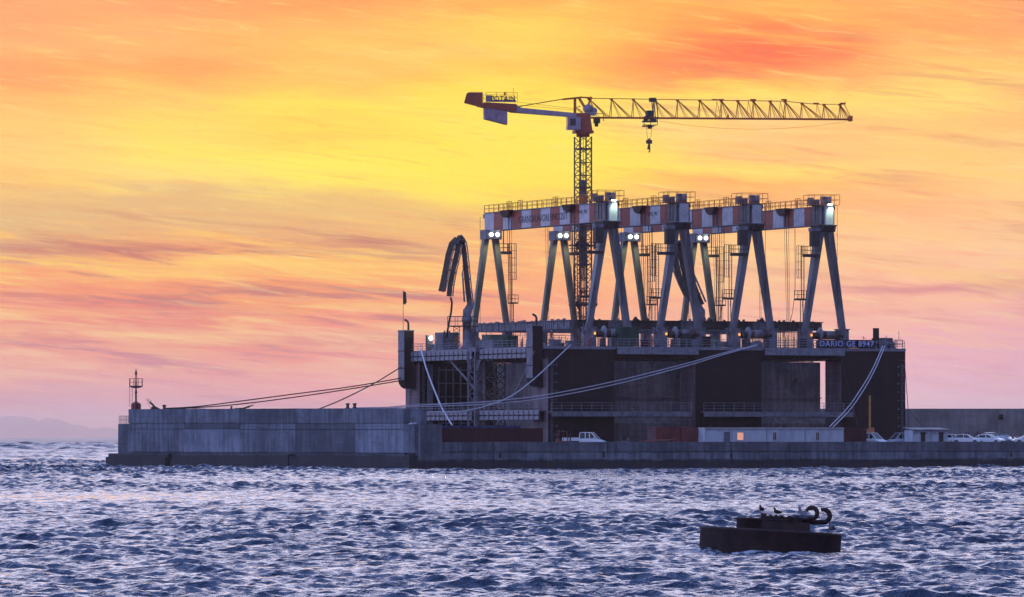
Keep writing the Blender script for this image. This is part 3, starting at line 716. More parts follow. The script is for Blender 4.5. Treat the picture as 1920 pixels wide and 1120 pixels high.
def make_gantry():
    g = thing('gantry_crane', 'x', 'gantry crane', tuple(DK.w(10.6, 0, 0)), DK.rz, 'red and white gantry cranes on the dock')
    # striped box beam
    m = MB(); v0, v1 = .7, 44.6; step = 3.36; k = 13
    for i in range(k):
        a = v0+(v1-v0)*i/k; b = v0+(v1-v0)*(i+1)/k
        m.mi = 0 if i % 2 == 1 else 1
        m.box(-.65, .65, a, b-.004, ZB0, ZB1)
    m.mi = 2; m.box(-.8, .8, v0, v1, ZB1, ZB1+.09); m.box(-.8, .8, v0, v1, ZB0-.09, ZB0)
    m.box(-.5, .5, v1, v1+.9, ZB1-.75, ZB1-.1)
    b = part('beam', m, [red, white, steel], g)
    m = MB(); m.rail([(-.78, 4.5, ZB1+.09), (-.78, 44.4, ZB1+.09)], 1.1, 1.7, .085, 2)
    for v in (8.5, 18.0, 30.5, 34.5): m.rail([(-.8, v, ZB1+.1), (-.8, v+1.6, ZB1+.1)], 1.35, .8, .08, 2)
    part('railing', m, orail, b)
    m = MB(); m.rail([(.78, 4.5, ZB1+.09), (.78, 44.4, ZB1+.09)], 1.1, 2.0, .05, 2); part('railing', m, orail, b)
    for v in (13.5, 35.5):                                       # hoist winch cradles hung on the beam side
        m = MB(); m.prism([(v-1.6, ZB1+.15), (v+1.6, ZB1+.15), (v+1.2, ZB1-.55), (v+.4, ZB1-.95), (v-.9, ZB1-.8)], -1.5, -.68, 'yz'); part('hoist_cradle', m, rust, b)
        m = MB(); m.box(-.78, -.68, v-.9, v-.75, ZB0-.2, ZB1-.6); m.box(-.78, -.68, v+.1, v+.2, ZB0, ZB1-.6); part('rope_guide', m, steel, b)
    # near support
    zs = ZA
    m = MB(); m.box(-1.15, 1.05, VN-1.3, VN+1.6, ZB0+.05, ZB1+.2)
    m.mi = 1
    for y in (VN-1.32,):
        for x in (-.9, -.25, .45, .95): m.bar((x, y, ZB0+.2), (x, y, ZB1+.1), .14)
    m.bar((-.9, VN-1.36, ZB1), (.45, VN-1.36, ZB0+.4), .1)
    m.box(1.05, 1.7, VN-.3, VN+.3, ZB1-.45, ZB1+.05)
    h = part('support_head', m, [steel_b, steel_d], g)
    m = MB(); m.hexa([(-1.25, VN-1.2, zs-.1), (1.25, VN-1.2, zs-.1), (-1.25, VN+1.2, zs-.1), (1.25, VN+1.2, zs-.1), (-1.4, VN-1.5, zs+.75), (1.25, VN-1.5, zs+.75), (-1.4, VN+1.6, zs+.75), (1.25, VN+1.6, zs+.75)])
    for x in (-1.2, -.7, -.2, .3, .8): m.box(x, x+.12, VN-1.6, VN-1.5, zs+.05, zs+.7)
    m.box(-1.5, 1.4, VN-1.6, VN+1.6, zs+.75, zs+.9); m.box(-.9, .9, VN-.9, VN+.9, zs+.9, ZB0-.095)
    part('bearing', m, steel_d, g)
    m = MB()
    for (x, y, w, hh) in ((-1.9, VN+1.2, .7, 1.1), (-1.0, VN+.9, .6, .8), (.05, VN+.8, .7, 1.3)): m.box(x, x+w, y-.35, y+.35, ZB1+.25, ZB1+.25+hh)
    m.smooth = True; m.rod((.95, VN+.2, ZB1+.25), (.95, VN+.2, ZB1+1.5), .38, 12); m.rod((-.3, VN-.2, ZB1+.25), (-.3, VN-.2, ZB1+1.0), .26, 12)
    part('drive_motor', m, steel, h)
    m = MB(); m.box(-2.3, 1.9, VN-1.4, VN+2.0, ZB1+.2, ZB1+.25); m.rail([(-2.3, VN-1.4, ZB1+.25), (1.9, VN-1.4, ZB1+.25), (1.9, VN+2.0, ZB1+.25), (-2.3, VN+2.0, ZB1+.25), (-2.3, VN-1.4, ZB1+.25)], 1.5, 1.4, .06, 2)
    part('platform_railing', m, orail, h)
    m = cage_ladder(-1.7, VN-1.0, ZB0+.2, ZB1+.5, -1, ZB0+.3); part('ladder', m, steel_d, h)
    # near legs, feet
    for q in aframe(m, VN, Z0, zs-.1, 0, 0, 3.50, 1.22, 1.6, .6, .92): part('leg', q, steel_b, g)
    for s in (-1, 1):
        m = MB(); m.box(s*3.0-.75, s*3.0+.75, VN-.75, VN+.75, ZD+.02, Z0); m.box(s*3.0-.9, s*3.0+.9, VN-.9, VN+.9, Z0-.12, Z0+.02)
        m.box(s*3.0-.95, s*3.0-.75, VN-.4, VN+.4, ZD+.2, Z0-.5); m.box(s*3.0+.75, s*3.0+.95, VN-.4, VN+.4, ZD+.2, Z0-.4)
        part('foot', m, steel, g)
    # electric box, platforms and caged ladder on the left of the near legs
    m = MB(); m.box(-2.55, -1.35, VN-1.3, VN-.3, ZA-2.2, ZA-.05); m.mi = 1; m.box(-2.65, -1.3, VN-1.4, VN-.2, ZA-.05, ZA+.45)
    part('electric_cabinet', m, [steel_d, steel], g)
    zp = DK.pz(474, 10.6, VN)
    m = platform(-3.7, -1.3, VN-1.4, VN-.3, zp+.2, .42); part('platform', m, steel_d, g)
    m = cage_ladder(-3.95, VN-.9, DK.pz(556, 10.6, VN), zp+1.4, -1, DK.pz(517, 10.6, VN)); part('ladder', m, steel_d, g)
    zq = DK.pz(556, 10.6, VN)
    m = platform(-5.0, -3.5, VN-1.2, VN-.3, zq, .28); m.bar((-3.9, VN-.9, zq), (-3.5, VN, zq-1.2), .12); part('platform', m, steel_d, g)
    m = cage_ladder(-3.9, VN-.5, Z0-1, zq, -1, zq-.1); part('ladder', m, steel_d, g)
    # far support and legs
    zf = DK.pz(449, 10.6, VF); zt = ZB0-.095
    m = MB(); m.box(-1.25, 1.25, VF-1.2, VF+.9, zf, zf+1.35); m.box(-1.0, 1.0, VF-.8, VF+.7, zf+1.35, zt)
    for x in (-1.3, 1.18): m.box(x, x+.12, VF-1.3, VF+.9, zf-.05, zf+1.4)
    fh = part('far_head', m, steel, g)
    for x in (-.42, .62):
        m = MB(); m.smooth = True; m.lathe((x, VF-1.36, zf+.68), [(.24, .14), (.28, .06), (.28, .0), (.22, -.04)], 16, 'y'); part('floodlight', m, lampm, fh)
    zb = DK.pz(607, 9, VF)-1.0
    for q in aframe(None, VF, zb, zf, 0, 0, 3.2, 1.22, .95, .6, .82): part('leg', q, mat('leg_paint', (.19, .19, .15), (.12, .12, .10), .8, .5, stretch=(1, 1, .3)), g)
    m = MB()
    for s in (-1, 1): m.box(s*2.78-.6, s*2.78+.6, VF-.6, VF+.6, 15.5 if 0 else 17.0, zb)
    part('far_foot', m, steel, g)
    zp = DK.pz(472, 10.6, VF)
    m = platform(1.7, 3.1, VF-.9, VF+.4, zp+.05, .42); m.bar((1.75, VF-.9, zp+1.2), (1.75, VF-.9, ZB0), .12); part('platform', m, steel_d, g)
    zq = DK.pz(567, 10.6, VF)
    m = cage_ladder(3.1, VF-.4, zq, zp+1.25, 1, DK.pz(524, 10.6, VF)); part('ladder', m, steel_d, g)
    m = platform(3.0, 4.2, VF-.9, VF+.3, zq, .2); part('platform', m, steel_d, g)
    m = cage_ladder(3.4, VF-.4, ZD, zq, 1, zq-.1); part('ladder', m, steel_d, g)
    # hoisting ropes down to the formwork frame
    for v in (12.6, 13.3, 22.0, 34.8, 35.6):
        for x in (-.95, -.62): part('hoist_rope', MB().rod((x, v, ZB0-.1), (x*.6, v, ZF+1.3), .028, 5), rust, g)
    part('hoist_rope', MB().rod((-1.25, VF+1.0, ZB1-.5), (-1.25, VF+1.0, ZF+.5), .03, 5), rust, g)
    part('hoist_rope', MB().rod((1.75, VN-.9, ZB1), (1.75, VN-.9, ZD+2), .03, 5), rust, g)
    # hose loop
    m = MB(); m.smooth = True
    m.loft([(2.2, 16, ZB0-.1), (2.0, 15.5, 30), (1.7, 15, 26), (1.1, 14.6, 23), (.5, 14.2, 21.6)], .045, 6); part('hanging_hose', m, black, g)
    return g
G = make_gantry()
gs = [G]
for uu in (22.0, 33.8, 45.6):
    c = copy_tree(G); c.location = DK.w(uu, 0, 0); gs.append(c)
gs[0]['label'] = 'nearest red and white gantry crane with company lettering along its beam, farthest left'
gs[1]['label'] = 'second red and white gantry crane from the left, SWL 90 alone on its beam'
gs[2]['label'] = 'third red and white gantry crane from the left, plain beam, unlit grey head'
gs[3]['label'] = 'rightmost red and white gantry crane, its near head lit pale green, above the name board'
def beam_of(g): return [o for o in bpy.data.objects if o.parent == g and o.name.startswith('beam')][0]
def beam_text(g, txt, px0, px1, size, zmid, u):
    va = DK.pv(px0, u-.68); vb = DK.pv(px1, u-.68)
    t = text_mb(txt, size, .02, 1.0, width=abs(va-vb))
    M = Matrix(((0, 0, -1, -.665), (-1, 0, 0, va), (0, 1, 0, zmid), (0, 0, 0, 1)))
    t.tr(M); part('lettering', t, ink, beam_of(g))
beam_text(gs[0], 'GRANDI LAVORI FINCOSIT', 973, 1064, 1.5, 36.2, 10.6)
beam_text(gs[0], 'SWL 90', 1083.5, 1099.5, .85, 36.8, 10.6)
beam_text(gs[1], 'SWL 90', 1214.5, 1231.5, .85, 36.7, 22.0)
# lamps of the gantries
for i, uu in enumerate((10.6, 22.0, 33.8, 45.6)):
    zf = DK.pz(449, 10.6, VF)
    for x in (-.42, .62):
        point(DK.w(uu+x, VF-1.95, zf+.3), 330, (.97, 1, .72), spot=True, aim=DK.w(uu+x*2.4, VF-.4, zf-9), size=95)
    point(DK.w(uu+.1, VF-2.6, zf+.9), 5, (1, 1, .85))
    if i in (0, 3):
        q = DK.w(uu+.2, VN-2.9, ZB1+.5)
        point(q, 520, (.72, 1, .70), .2, True, DK.w(uu+.3, VN-1.3, ZB0+.9), 62)
        h = [o for o in bpy.data.objects if o.parent == gs[i] and o.name.startswith('support_head')][0]
        m = MB(); m.box(-.12, .5, VN-1.75, VN-1.5, ZB1+.2, ZB1+.36); part('head_lamp', m, lampm, h)

# winch drums lying between the gantry feet
def drum(u, n_):
    t = thing('winch_drum', n_, 'winch drum', tuple(DK.w(u, VN-.4, ZD)), DK.rz, 'striped winch drums between the gantry feet')
    m = MB(); m.smooth = True; z = 1.95
    for x0, x1, k in ((-1.05, -.3, 0), (-.3, 1.0, 1), (1.0, 1.9, 0)):
        m.mi = k; m.lathe((x0, 0, z), [(.62, 0), (.62, x1-x0)], 20, 'x')
    part('drum', m, [mat('drum_dark', (.10, .06, .065), (.06, .04, .05), 2), steel_b], t)
    m = MB(); m.smooth = True; m.lathe((-1.35, 0, z+.1), [(.4, 0), (.98, .1), (.98, .22), (.45, .3)], 24, 'x'); part('flange', m, galv, t)
    m = MB(); m.smooth = True; m.lathe((-2.35, 0, z-.1), [(.35, 0), (.52, .1), (.52, .7), (.3, .98)], 16, 'x'); m.lathe((1.95, 0, z-.15), [(.3, 0), (.45, .1), (.45, .6), (.2, .75)], 16, 'x'); part('gearbox', m, steel_d, t)
    m = MB(); m.box(-1.6, -1.1, -.5, .5, 0, 1.2); m.box(1.6, 2.0, -.5, .5, 0, 1.4); m.box(-1.6, 2.0, -.5, .5, 0, .12); part('cradle', m, steel_d, t)
    m = MB(); m.box(-3.0, -2.75, -.62, -.55, z-.2, z+.15); part('indicator_lamp', m, mat('amber_lamp', (.9, .4, .05), (.9, .2, .05), 3, emit=(1, .42, .08), es=1.6), t)
for uu, lab in zip((10.6, 22.0, 33.8, 45.6), ('striped winch drum between the feet of the nearest gantry, half hidden by the green container', 'striped winch drum between the feet of the second gantry from the left', 'striped winch drum between the feet of the third gantry from the left', 'striped winch drum between the feet of the rightmost gantry above the name board')): drum(uu+.35, lab)
# ================================================================ tower crane
MU, MV = 19.5, 30.0
mc = DK.w(MU, MV, 0)
cr_p = Vector((mc.x, mc.y))
YAW = R(11); jd = Vector((math.cos(YAW), math.sin(YAW)))      # jib direction, slightly away
crane = thing('tower_crane', 'tall tower crane with a long lattice jib pointing right, rising from inside the floating dock', 'tower crane', (mc.x, mc.y, 0), 0)
def J(px, py, off=0.0):
    """point on the jib plane, in the crane's own frame (jib axis = x)"""
    q = hit(px, py, (cr_p.x, cr_p.y), jd); r = Vector((q.x-cr_p.x, q.y-cr_p.y))
    return Vector((r.dot(jd), off, q.z))
crs = thing('upper', None, None); crs.parent = crane; crs.rotation_euler = (0, 0, YAW)
bpy.data.objects.remove(crs)
def jr(m): return m.tr(Matrix.Rotation(YAW, 4, 'Z'))
def mr(m): return m.tr(Matrix.Rotation(DK.rz, 4, 'Z'))
cpaint = mat('crane_paint_backlit', (.62, .13, .022), (.45, .09, .02), 1, .55)  # crane colour with the backlit sky glow mixed into its orange
cmast = mat('crane_mast_paint', (.16, .075, .05), (.10, .05, .04), 1, .55)
cred = mat('crane_red_paint', (.42, .09, .05), (.30, .07, .045), 1, .55)
cgrey = mat('crane_grey', (.42, .33, .42), (.32, .25, .34), 1, .5)
zm1 = 49.2
m = MB(); a = .95
cs_ = [(-a, -a), (a, -a), (a, a), (-a, a)]
for c in cs_: m.bar((*c, 1.3), (*c, zm1), .17)
k = 25; s = (zm1-1.3)/k
for i in range(k):
    z = 1.3+i*s
    for p, q in zip(cs_, cs_[1:]+cs_[:1]):
        m.bar((*p, z), (*q, z), .09); m.bar((*p, z), (*q, z+s/2), .085); m.bar((*q, z+s/2), (*p, z+s), .085)
        if i % 3 == 0: m.bar((*p, z+.15), (*q, z+.15), .12)
part('mast', mr(m), cmast, crane)
m = MB()
for x in (-.2, .2): m.bar((x, .3, 8), (x, .3, zm1), .06)
for i in range(int((zm1-8)/.6)): m.bar((-.2, .3, 8+i*.6), (.2, .3, 8+i*.6), .04)
part('mast_ladder', mr(m), steel, crane)
m = MB(); m.box(-.55, .25, -.55, .25, 30, DK.pz(338, MU, MV)); m.box(-.65, .35, -.65, .35, 30, 30.2)
part('mast_lift', mr(m), steel, crane)
for zz in (33.1, 24.2):
    m = MB(); m.box(-1.6, 1.6, -1.6, 1.6, zz-.18, zz); m.prism([(-1.9, zz), (-1.2, zz+.7), (-1.2, zz-.9)], -1.2, -1.1); m.prism([(1.9, zz), (1.2, zz+.7), (1.2, zz-.9)], -1.2, -1.1); m.rail([(-1.6, -1.6, zz), (1.6, -1.6, zz)], 1.0, 1.1, .05, 2)
    part('mast_platform', mr(m), steel_d, crane)
# slewing unit and cab
b0 = J(1079, 247); b1 = J(1106, 213)
m = MB(); m.hexa([(b0.x-.15, -1.1, b0.z), (b1.x+.2, -1.1, b0.z), (b0.x-.15, 1.1, b0.z), (b1.x+.2, 1.1, b0.z), (b0.x, -.9, b1.z), (b1.x-.2, -.9, b1.z), (b0.x, .9, b1.z), (b1.x-.2, .9, b1.z)])
m.box(b0.x-.25, b1.x+.35, -1.25, 1.25, b0.z-.25, b0.z+.1); m.smooth = True
m.lathe((0, 0, zm1), [(1.0, 0), (1.0, b0.z-zm1)], 20)
part('slewing_unit', jr(m), cred, crane)
q0 = J(1060, 244.5); q1 = J(1084, 221)
cab = MB(); cab.box(q0.x, q1.x, -1.9, -.6, q0.z, q1.z); cab.mi = 1; cab.box(q0.x-.02, q0.x, -1.8, -.7, q0.z+.5, q1.z-.2); cab.box(q0.x+.35, q0.x+1.2, -1.92, -1.9, q0.z+.6, q1.z-.25)
part('cab', jr(cab), [cgrey, glass], crane)
# cat head above the slewing unit
m = MB()
for off in (-.5, .5):
    for A, B, w in (((1078, 213), (1078, 184.5), .18), ((1103, 213), (1086, 184.5), .16), ((1078, 184.5), (1090, 182.5), .2), ((1090, 183), (1109, 183.5), .14), ((1098, 207), (1109, 184), .12), ((1078, 200), (1092, 212), .1)):
        m.bar(J(*A, off), J(*B, off), w)
for A in ((1078, 184.5), (1090, 183), (1086, 200), (1108, 184)): m.bar(J(*A, -.5), J(*A, .5), .14)
m.rod(J(1108, 184), J(1108, 179.5), .04, 6)
part('apex_frame', jr(m), cpaint, crane)
m = MB(); q = J(1108, 210); m.smooth = True; m.rod((q.x-.5, -.7, q.z+.5), (q.x-.5, .7, q.z+.5), .62, 14); m.rod((q.x+.35, -.6, q.z+.15), (q.x+.35, .6, q.z+.15), .5, 12); m.smooth = False; m.box(q.x-.9, q.x+.6, -.7, .7, q.z-.55, q.z-.1)
part('hoist_winch', jr(m), cgrey, crane)
q = J(1118, 225)
m = MB(); m.box(q.x-.35, q.x+.5, -.5, .5, q.z-.5, q.z+.3); m.box(q.x-.2, q.x+.25, -.3, .3, q.z-1.0, q.z-.4); m.rail([(q.x-1.05, -.6, q.z-.2), (q.x+1.0, -.6, q.z-.2)], 1.1, 2.0, .09, 1)
part('service_cradle', jr(m), steel_d, crane)
# counter-jib, ballast, fin and name panel
m = MB()
for off in (-.75, .75):
    top = [J(962, 196.5), J(975, 202), J(1079, 213)]; bot = [J(955, 211), J(1084, 220.5)]
    poly = [(p.x, p.z) for p in (J(958, 196), J(966, 197.5), J(976, 203), J(1084, 213.5), J(1084, 220.5), J(958, 211))]
    m.prism(poly, off-.12, off+.12)
for t_ in range(9):
    p = J(965+t_*13, 209.5+t_*1.1); m.bar((p.x, -.75, p.z), (p.x, .75, p.z), .12)
part('counter_jib', jr(m), cgrey, crane)
m = MB(); poly = [(p.x, p.z) for p in (J(908, 192.5), J(966, 196), J(966, 211), J(908, 202.5), J(896, 200), J(896, 196))]; m.prism(poly, -1.0, 1.0)
part('counter_jib_end', jr(m), cred, crane)
m = MB(); poly = [(p.x, p.z) for p in (J(870, 193.5), J(875, 175.5), J(879, 173.3), J(905, 173.3), J(905, 201), J(899, 201))]; m.prism(poly, -.12, .12); part('tail_fin', jr(m), cred, crane)
m = MB()
for i in range(4):
    a0, a1 = 908+i*10.5, 908+(i+1)*10.5-.5; e0, e1 = 223.5+(a0-908)*.26, 223.5+(a1-908)*.26
    poly = [(p.x, p.z) for p in (J(a0, 203+i*1.5), J(a1, 203+i*1.5), J(a1, e1), J(a0, e0))]; m.prism(poly, -.8, .8)
part('ballast', jr(m), mat('ballast_concrete', (.42, .30, .40), (.28, .2, .28), 1.5, .8), crane)
m = MB(); z0, z1 = J(910, 192).z, J(910, 179.5).z; x0, x1 = J(909, 185).x, J(965, 185).x
m.box(x0, x0+.9, -.95, -.85, z0, z1); m.box(x0+.4, x1, -.95, -.9, z0, z0+.35)
np_ = part('name_panel', jr(m), cgrey, crane)
t = text_mb('POTAIN', 1.1, .04, 1.05, width=(x1-x0)*.80, bold=.02)
t.tr(Matrix.Rotation(YAW, 4, 'Z') @ Matrix.Translation((x0+.75, -1.0, z0+.12)) @ Matrix.Rotation(R(90), 4, 'X')); part('lettering', t, ink, np_)
m = MB(); m.rail([(x0, -.95, z0), (x1+.2, -.95, z0)], z1-z0+.45, 1.5, .06, 2); m.rail([(x0, .95, z0), (x1+.2, .95, z0)], 1.2, 1.5, .05, 2)
q = J(962.5, 192); m.bar(q, J(962.5, 165), .05); m.cbox(J(946.5, 176), (.25, .25, .5))
m.bar(J(966, 191), J(1078, 204), .045); m.bar(J(966, 196, .75), J(1078, 206, .75), .04)
for x in (1035, 1044, 1057, 1067, 1007, 991): m.bar(J(x, 201+(x-960)*.1), J(x, 209+(x-960)*.05), .06)
part('guard_rail', jr(m), cpaint, crane)
m = MB()
for off in (-.7, .7): m.bar(J(970, 200.5, off), J(1056, 186, off), .10); m.bar(J(1056, 186.5, off), J(1090, 183, off), .22)
part('tie_rod', jr(m), cpaint, crane)
# lattice jib
nodes = [(1104.6, 185.5), (1146.4, 186), (1187.5, 186.5), (1226, 187), (1270.4, 188), (1312, 188.5), (1352.5, 189), (1383.3, 189.3), (1412.6, 189.7), (1444, 190), (1472, 190.3), (1503.7, 194), (1545, 196.5), (1575, 196.5)]
def yb(x): return 221+(x-1120)*.0068
JW = .72
m = MB()
for off in (-JW, JW): m.bar(J(1100, yb(1100), off), J(1596, yb(1596), off), .20)
m.bar(J(1100, 184.5), J(1472, 190.2), .11); m.bar(J(1472, 190.2), J(1530, 195.8), .10); m.bar(J(1530, 195.8), J(1585, 195.8), .09)
for i, (x, y) in enumerate(nodes):
    nx = nodes[i+1][0] if i+1 < len(nodes) else 1596
    d_ = nx-x
    for off in (-JW, JW):
        m.bar(J(x, y), J(x-.05*d_, yb(x), off), .09)
        m.bar(J(x, y), J(x+.88*d_, yb(x), off), .11)
        m.bar(J(x, y), J(x+.42*d_, yb(x), off), .06)
    m.bar(J(x, yb(x), -JW), J(x, yb(x), JW), .08); m.bar(J(x, yb(x), -JW), J(x+d_*.5, yb(x), JW), .06); m.bar(J(x+d_*.5, yb(x), JW), J(nx, yb(x), -JW), .06)
    q = J(x, y+.5); m.box(q.x-.22, q.x+.22, -.14, .14, q.z-.16, q.z+.16)
for x in (1340, 1352, 1412, 1470, 1530, 1580): q = J(x, 188 if x < 1480 else 195); m.box(q.x-.42, q.x+.42, -.18, .18, q.z-.05, q.z+.16)
for x, y in ((1344, 190), (1403, 190), (1463, 191), (1532, 196)): m.bar(J(x, y), J(x+6, yb(x), -JW), .05); m.bar(J(x, y), J(x-1, yb(x), JW), .05)
q = J(1596, 224); m.box(q.x-.3, q.x+.05, -.7, .7, q.z-.3, q.z+.5); m.bar(J(1583, 195.5), J(1596, 222), .08); m.bar(J(1585, 195), J(1585, 189.5), .05)
q = J(1365, 220); m.box(q.x-.1, q.x+.1, -.2, .2, q.z-.1, q.z+.4)
part('jib', jr(m), cpaint, crane)
# trolley, block and hook
m = MB()
q = J(1218, 228)
m.box(q.x-1.0, q.x+1.0, -.9, .9, q.z-.1, q.z+.12); m.box(q.x-.5, q.x+.45, -.7, .7, q.z+.3, q.z+1.6); m.smooth = True
m.rod((q.x-.5, -.8, q.z+.5), (q.x-.5, .8, q.z+.5), .35, 12); m.rod((q.x+.55, -.8, q.z+.25), (q.x+.55, .8, q.z+.25), .35, 12); m.smooth = False
m.rail([(q.x-1.05, -.9, q.z-.6), (q.x+1.0, -.9, q.z-.6)], 1.2, 1.0, .09, 2); m.box(q.x-1.0, q.x+1.0, -.5, .5, q.z-.6, q.z-.5)
m.box(q.x-.25, q.x+.25, -.3, .3, q.z-1.1, q.z-.55)
q2 = J(1216, 237.5); m.box(q2.x-.95, q2.x+.75, -.3, .3, q2.z-.06, q2.z+.08)
for x in (1222, 1226, 1231): m.bar(J(x, 188), J(x+1, 222, -JW), .12)
q3 = J(1225, 187); m.box(q3.x-.6, q3.x+.35, -.4, .4, q3.z-.35, q3.z+.25)
part('trolley', jr(m), steel_d, crane)
m = MB()
for dx in (-5, 5): m.rod(J(1217+dx, 238), J(1217+dx*.55, 263), .03, 5)
part('hoist_rope', jr(m), steel_d, crane)
q = J(1217, 266); m = MB(); m.box(q.x-.42, q.x+.42, -.25, .25, q.z-.3, q.z+.25); m.box(q.x-.12, q.x+.12, -.15, .15, q.z+.2, q.z+.5)
m.prism([(q.x-.1, q.z-.3), (q.x+.12, q.z-.3), (q.x+.18, q.z-1.15), (q.x-.28, q.z-1.15)], -.16, .16); m.smooth = True
m.loft([(q.x+.1, 0, q.z-1.1), (q.x+.12, 0, q.z-1.4), (q.x+.02, 0, q.z-1.55), (q.x-.14, 0, q.z-1.45)], [.09, .1, .08, .03], 8)
part('hook_block', jr(m), steel_d, crane)
m = MB(); pts = []
for i in range(21):
    t_ = i/20; x = 1236+(1592-1236)*t_; y = 227+(227-227)*t_+15.5*4*t_*(1-t_)+(0 if t_ < .99 else -1); pts.append(J(x, y))
m.smooth = True; m.loft(pts, .02, 5); part('slack_rope', jr(m), cpaint, crane)

# ================================================================ folded concrete placing booms
def placing(u, v, lab, ped, zped, arm1, arm2, arm3, hose, mirror=False, plat=True):
    base = DK.w(u, v, 0); dr = Vector((1, 0))
    def B(px, py, off=0.0): q = hit(px, py, (base.x, base.y), dr); return Vector((q.x-base.x, off, q.z))
    t = thing('placing_boom', lab, 'concrete boom', (base.x, base.y, 0), 0, 'folded concrete placing booms on the dock')
    x0 = B(ped, 600).x
    m = MB(); m.smooth = True; m.lathe((x0, 0, 0), [(1.0, ZD), (1.0, ZD+.3), (.68, ZD+.6), (.68, ZD+2.6), (.62, B(ped, 604).z), (.8, B(ped, 604).z+.02), (.8, B(ped, 598).z), (.5, B(ped, 590).z), (.62, B(ped, 580).z)], 14)
    part('pedestal', m, steel, t)
    m = MB(); a = B(ped-8*(1 if not mirror else -1), 583); b = B(ped+6*(1 if not mirror else -1), 572); m.prism([(a.x, a.z-1.2), (a.x, a.z), (b.x, b.z+.9), (b.x+(.5 if not mirror else -.5), b.z), (b.x, a.z-1.2)], -.5, .5)
    part('slewing_head', m, steel, t)
    if plat:
        z = B(ped, 611).z; m = MB(); m.box(x0-2.9, x0+1.6, -1.2, 1.2, z-.15, z); m.rail([(x0-2.9, -1.2, z), (x0+1.6, -1.2, z)], 1.35, 1.0, .07, 2); m.rail([(x0-2.9, 1.2, z), (x0+1.6, 1.2, z)], 1.35, 1.3, .06, 2); m.rail([(x0-2.9, -1.2, z), (x0-2.9, 1.2, z)], 1.35, 1.2, .06, 2)
        lattice(m, x0-2.0, x0-1.1, -.6, .3, ZD, z-.15, .09, 1.2, wd=.07)
        part('platform', m, steel_d, t)
    def arm(pl, r0, r1, nm, off, mt=steel, tube=True):
        m = MB(); pts = [B(x, y, off) for x, y in pl]
        kk = len(pts); m.loft(pts, [(r0+(r1-r0)*i/(kk-1))*1.3 for i in range(kk)], 4)
        for i in range(1, 5):
            q = pts[0].lerp(pts[-1], i/5.0)
            m.cbox((q.x, off, q.z), (r0*2.3, r0*2.2, .12))
        o = part(nm, m, mt, t)
        if tube:
            m = MB(); m.smooth = True; m.loft([p+Vector((r0*1.25*(-1 if mirror else 1), -.35, 0)) for p in pts], .09, 8)
            for i in range(6):
                q = pts[0].lerp(pts[-1], (i+.5)/6); m.cbox((q.x+r0*.9*(-1 if mirror else 1), -.2+off, q.z), (.3, .3, .14))
            part('delivery_pipe', m, galv, o)
        return o
    booms = mat('boom_paint', (.085, .08, .075), (.05, .048, .048), 1.2, .45)
    arm(arm1, .44, .38, 'lower_arm', .45, steel_d); arm(arm2, .44, .40, 'middle_arm', 0, booms); arm(arm3, .46, .50, 'outer_arm', -.45, booms)
    m = MB(); m.smooth = True; q = B(*arm1[-1]); r_ = B(*arm2[0]); m.rod((q.x, -.7, q.z), (q.x, .8, q.z), .5, 14); m.rod((r_.x, -.7, r_.z), (r_.x, .7, r_.z), .46, 14); m.loft([(q.x, 0, q.z+.25), (r_.x, 0, r_.z+.35)], .36, 8)
    part('knuckle', m, booms, t)
    m = MB(); m.smooth = True; a, b = B(*arm1[0]), B(*arm1[-1]); m.rod(a.lerp(b, .05)+Vector((-.75 if not mirror else .75, .2, 0)), a.lerp(b, .5)+Vector((-.55 if not mirror else .55, .2, 0)), .14, 10); m.rod(a.lerp(b, .5)+Vector((-.55 if not mirror else .55, .2, 0)), a.lerp(b, .62)+Vector((-.2, .2, 0)), .08, 8)
    part('ram', m, galv, t)
    if hose:
        m = MB(); m.smooth = True; m.loft([B(x, y, -.3) for x, y in hose], .15, 8); part('hose', m, black, t)
v_ = DK.pv(880, 1.6)
placing(1.6, v_, 'folded concrete boom with a dangling black hose at the left end of the dock', 876, 0,
        [(881, 572), (877, 540), (873, 500), (870, 470), (867, 452)],
        [(862, 447), (857, 475), (850, 505), (844, 535), (842, 556)],
        [(857, 448), (847, 458), (841, 478), (836, 506), (831, 532), (827.5, 547)],
        [(845, 558), (847.5, 568), (846, 585), (842, 605), (839, 622), (838, 634)])
v2 = 21.0; u2 = DK.pu(1313, v2)
placing(u2, v2, 'second folded concrete boom leaning left behind the legs of the second gantry', 1314, 0,
        [(1316, 572), (1306, 548), (1294, 515), (1284, 485), (1275, 462)],
        [(1271, 457), (1276, 480), (1284, 515), (1290, 545), (1294, 565)],
        [(1266, 462), (1266, 485), (1270, 510), (1280, 535), (1290, 556)], None, True, False)

